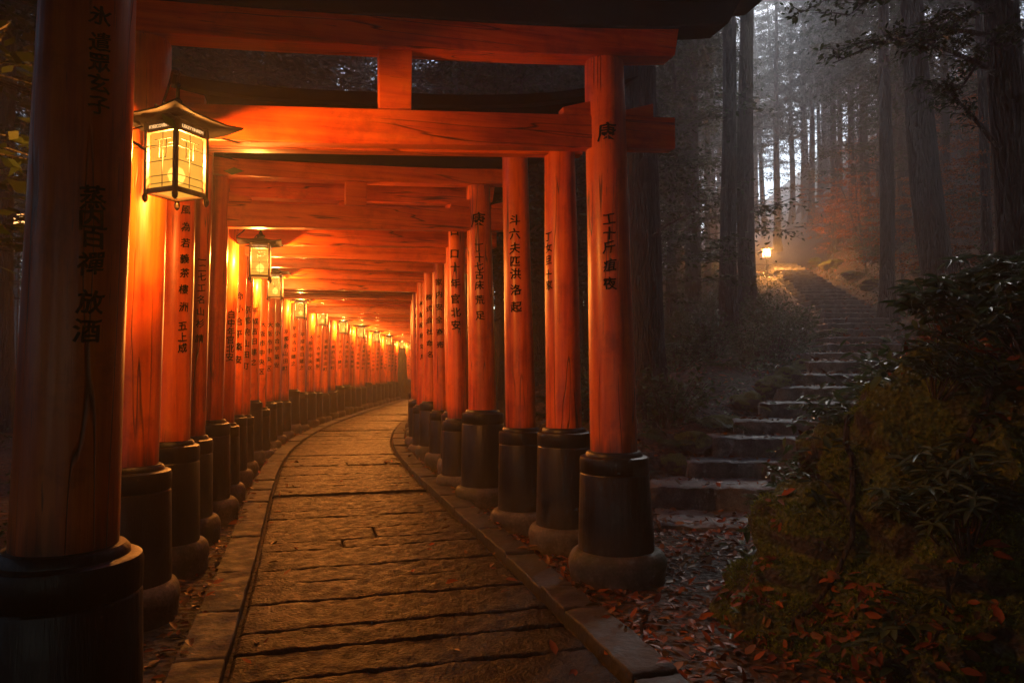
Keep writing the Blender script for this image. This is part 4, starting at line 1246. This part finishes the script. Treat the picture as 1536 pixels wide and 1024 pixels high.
scatter(26, "fern", FER, "fern", "fern on the slope above the steps", "ferns above the steps", lambda x, y: E_(x, y) > 1.0 and not on_b(x, y), .6, 1.0, (3, 14, 7, 20), .6)
scatter(24, "green_shrub", SHR, "shrub", "dark leafy shrub on the lantern side behind the pillars", "shrubs on the lantern side", lambda x, y: D_(x, y) < -3.0, .8, 1.4, (-14, -2, 3, 20), .8)

# ------------------------------------------------------------------ ground cover and fallen leaves: nobody could count these
def lay(n, ok, box_, r):
    out = []
    while len(out) < n:
        x = r.uniform(box_[0], box_[1]); y = r.uniform(box_[2], box_[3])
        if ok(x, y): out.append((x, y))
    P_, N_ = [], []
    for x, y in out:
        p, n_ = drop(x, y); P_.append(p); N_.append(n_)
    return np.array(P_), np.array(N_)
rl = np.random.default_rng(3)
sets = [lay(2600, lambda x, y: D_(x, y) > 1.25 and not on_b(x, y), (-.4, 2.9, 2.6, 7.4), rl),
        lay(1500, lambda x, y: 1.24 < D_(x, y) < 2.4, (-5, 1.0, 5, 20), rl),
        lay(2200, lambda x, y: -2.4 < D_(x, y) < -1.23, (-7, 1, 2, 20), rl),
        lay(130, lambda x, y: .7 < abs(D_(x, y)) < .98 or rl.uniform() < .12, (-4, 1.0, 3, 13), rl),
        lay(5200, lambda x, y: D_(x, y) > 2.4, (.2, 12, 7, 24), rl),
        lay(520, lambda x, y: -1.0 < E_(x, y) < 1.0, (1.2, 9, 6.8, 20), rl),
        lay(2700, lambda x, y: on_b(x, y) and (fbm(Vector((x * 2.2, y * 2.2, 1.3))) > .12 - .12 * (x > 2.6)), (1.2, 5.5, 2.9, 6.4), rl),
        lay(9000, lambda x, y: E_(x, y) > .9 and not on_b(x, y), (3, 24, 5, 38), rl)]
Pp = np.concatenate([q[0] for q in sets]); Nn = np.concatenate([q[1] for q in sets]); nL = len(Pp)
tilt = rl.normal(size=(nL, 3)) * .28; upv = unit(Nn + tilt)
an = rl.uniform(0, 6.283, nL); dv = np.stack([np.cos(an), np.sin(an), np.zeros(nL)], 1); dv = unit(dv - upv * (dv * upv).sum(1, keepdims=True))
ln = rl.uniform(.045, .105, nL); ln[np.linalg.norm(Pp[:, :2], axis=1) > 12] *= 1.5
v, f = leaves(Pp + upv * rl.uniform(.004, .022, (nL, 1)), dv, upv, ln, ln * rl.uniform(.38, .55, nL), rl.uniform(.05, .4), rl.uniform(-.35, .35, nL))
tag(link_mesh("fallen_leaves", np_mesh("fallen_leaves", v, f, M_LITTER)), kind='stuff')
# low seedlings covering the slopes
sets = [lay(1500, lambda x, y: D_(x, y) > 2.8 and E_(x, y) < -1.15, (1, 14, 8.5, 34), rl), lay(2600, lambda x, y: E_(x, y) > 1.1 and not on_b(x, y), (3, 26, 5, 38), rl),
        lay(500, lambda x, y: D_(x, y) < -2.6, (-16, -2, 3, 22), rl), lay(330, lambda x, y: on_b(x, y) and fbm(Vector((x * 1.9, y * 1.9, 3.3))) > -.1, (1.4, 4.6, 3.0, 6.3), rl)]
Pp = np.concatenate([q[0] for q in sets]); k = 14; nP = len(Pp)
c = np.repeat(Pp, k, 0) + rl.normal(size=(nP * k, 3)) * np.array([.10, .10, .0]) + np.array([0, 0, 1]) * rl.uniform(.02, .26, (nP * k, 1))
ln = rl.uniform(.05, .12, nP * k)
v, f = leaves(c, rdir(nP * k, .4), rdir(nP * k) * .4 + np.array([0, 0, 1]), ln, ln * .48, .15, .2)
tag(link_mesh("ground_cover", np_mesh("ground_cover", v, f, M_SHRUB)), kind='stuff')
# moss pile on the boulder
Pm, Nm = lay(55000, lambda x, y: on_b(x, y) and fbm(Vector((x * 1.6 + 4, y * 1.6, .3))) > -.1, (1.2, 5.2, 2.8, 6.4), rl)
Pm = Pm - np.array(BC)
M_MOSS = mat_leaf("moss", [(.05, .085, .010), (.12, .17, .02), (.20, .26, .034), (.08, .12, .016)], .8, .2)
v, f = diamonds(Pm - Nm * .004, Nm * .9 + rl.normal(size=Pm.shape) * .6, rdir(len(Pm)), rl.uniform(.014, .04, len(Pm)), rl.uniform(.006, .013, len(Pm)))
mo = link_mesh("moss", np_mesh("moss", v, f, M_MOSS), None, boulder); mo['kind'] = 'stuff'

# ------------------------------------------------------------------ lit lamp at the head of the steps
def lamp_post(px, py, Y, label, W, glow=14.0):
    p = at_depth(px, py, Y); g, _ = drop(p.x, Y); h = max(.9, p.z - g.z)
    root = empty("lamp_post", (p.x, Y, g.z))
    m = MB(); m.lathe([(.07, -.2), (.07, .1), (.045, .14), (.04, h - .2), (.07, h - .17)], 12); m.build("post", M_LWOOD, root, smooth=True)
    m = MB()
    for sx in (-1, 1):
        for sy in (-1, 1): m.box((sx * .13, sy * .13, h), (.025, .025, .36))
    m.box((0, 0, h - .185), (.32, .32, .03)); m.box((0, 0, h + .19), (.36, .36, .03))
    m.build("lamp_frame", M_LWOOD, root)
    m = MB(); m.lathe([(.30, h + .206), (.27, h + .24), (.10, h + .36), (.03, h + .44)], 4); m.build("lamp_roof", M_IRON, root)
    m = MB(); m.box((0, 0, h), (.22, .22, .33)); m.build("lit_glass", mat_glow("lamp_glass", (1, .50, .16), glow, .3), root)
    ld = bpy.data.lights.new("lamp_light", 'POINT'); ld.energy = W; ld.color = (1, .46, .16); ld.shadow_soft_size = .08
    lo = bpy.data.objects.new("lamp_light", ld); lo.parent = root; lo.location = (0, 0, h); COL.objects.link(lo)
    return tag(root, label, "lamp post")
lamp_post(1150, 380, 33.5, "small lit lamp on a post glowing at the head of the stone steps", 5500.0)
lamp_post(29, 331, 22, "tiny orange lamp among dark trees at the far edge beyond the corner pillar", 100.0, 3.0)

# ------------------------------------------------------------------ mist
m = MB(); m.box((5, 52, 28), (190, 150, 64))
hz = m.build("haze", None)
mt = bpy.data.materials.new("mist"); mt.use_nodes = True
nt = mt.node_tree; nt.nodes.remove(nt.nodes["Principled BSDF"])
pv = nt.nodes.new("ShaderNodeVolumePrincipled"); pv.inputs['Color'].default_value = (.92, .94, .97, 1); pv.inputs['Density'].default_value = HAZE_D; pv.inputs['Anisotropy'].default_value = .55
nt.links.new(pv.outputs[0], nt.nodes["Material Output"].inputs['Volume'])
hz.data.materials.append(mt)
tag(hz, kind='stuff')
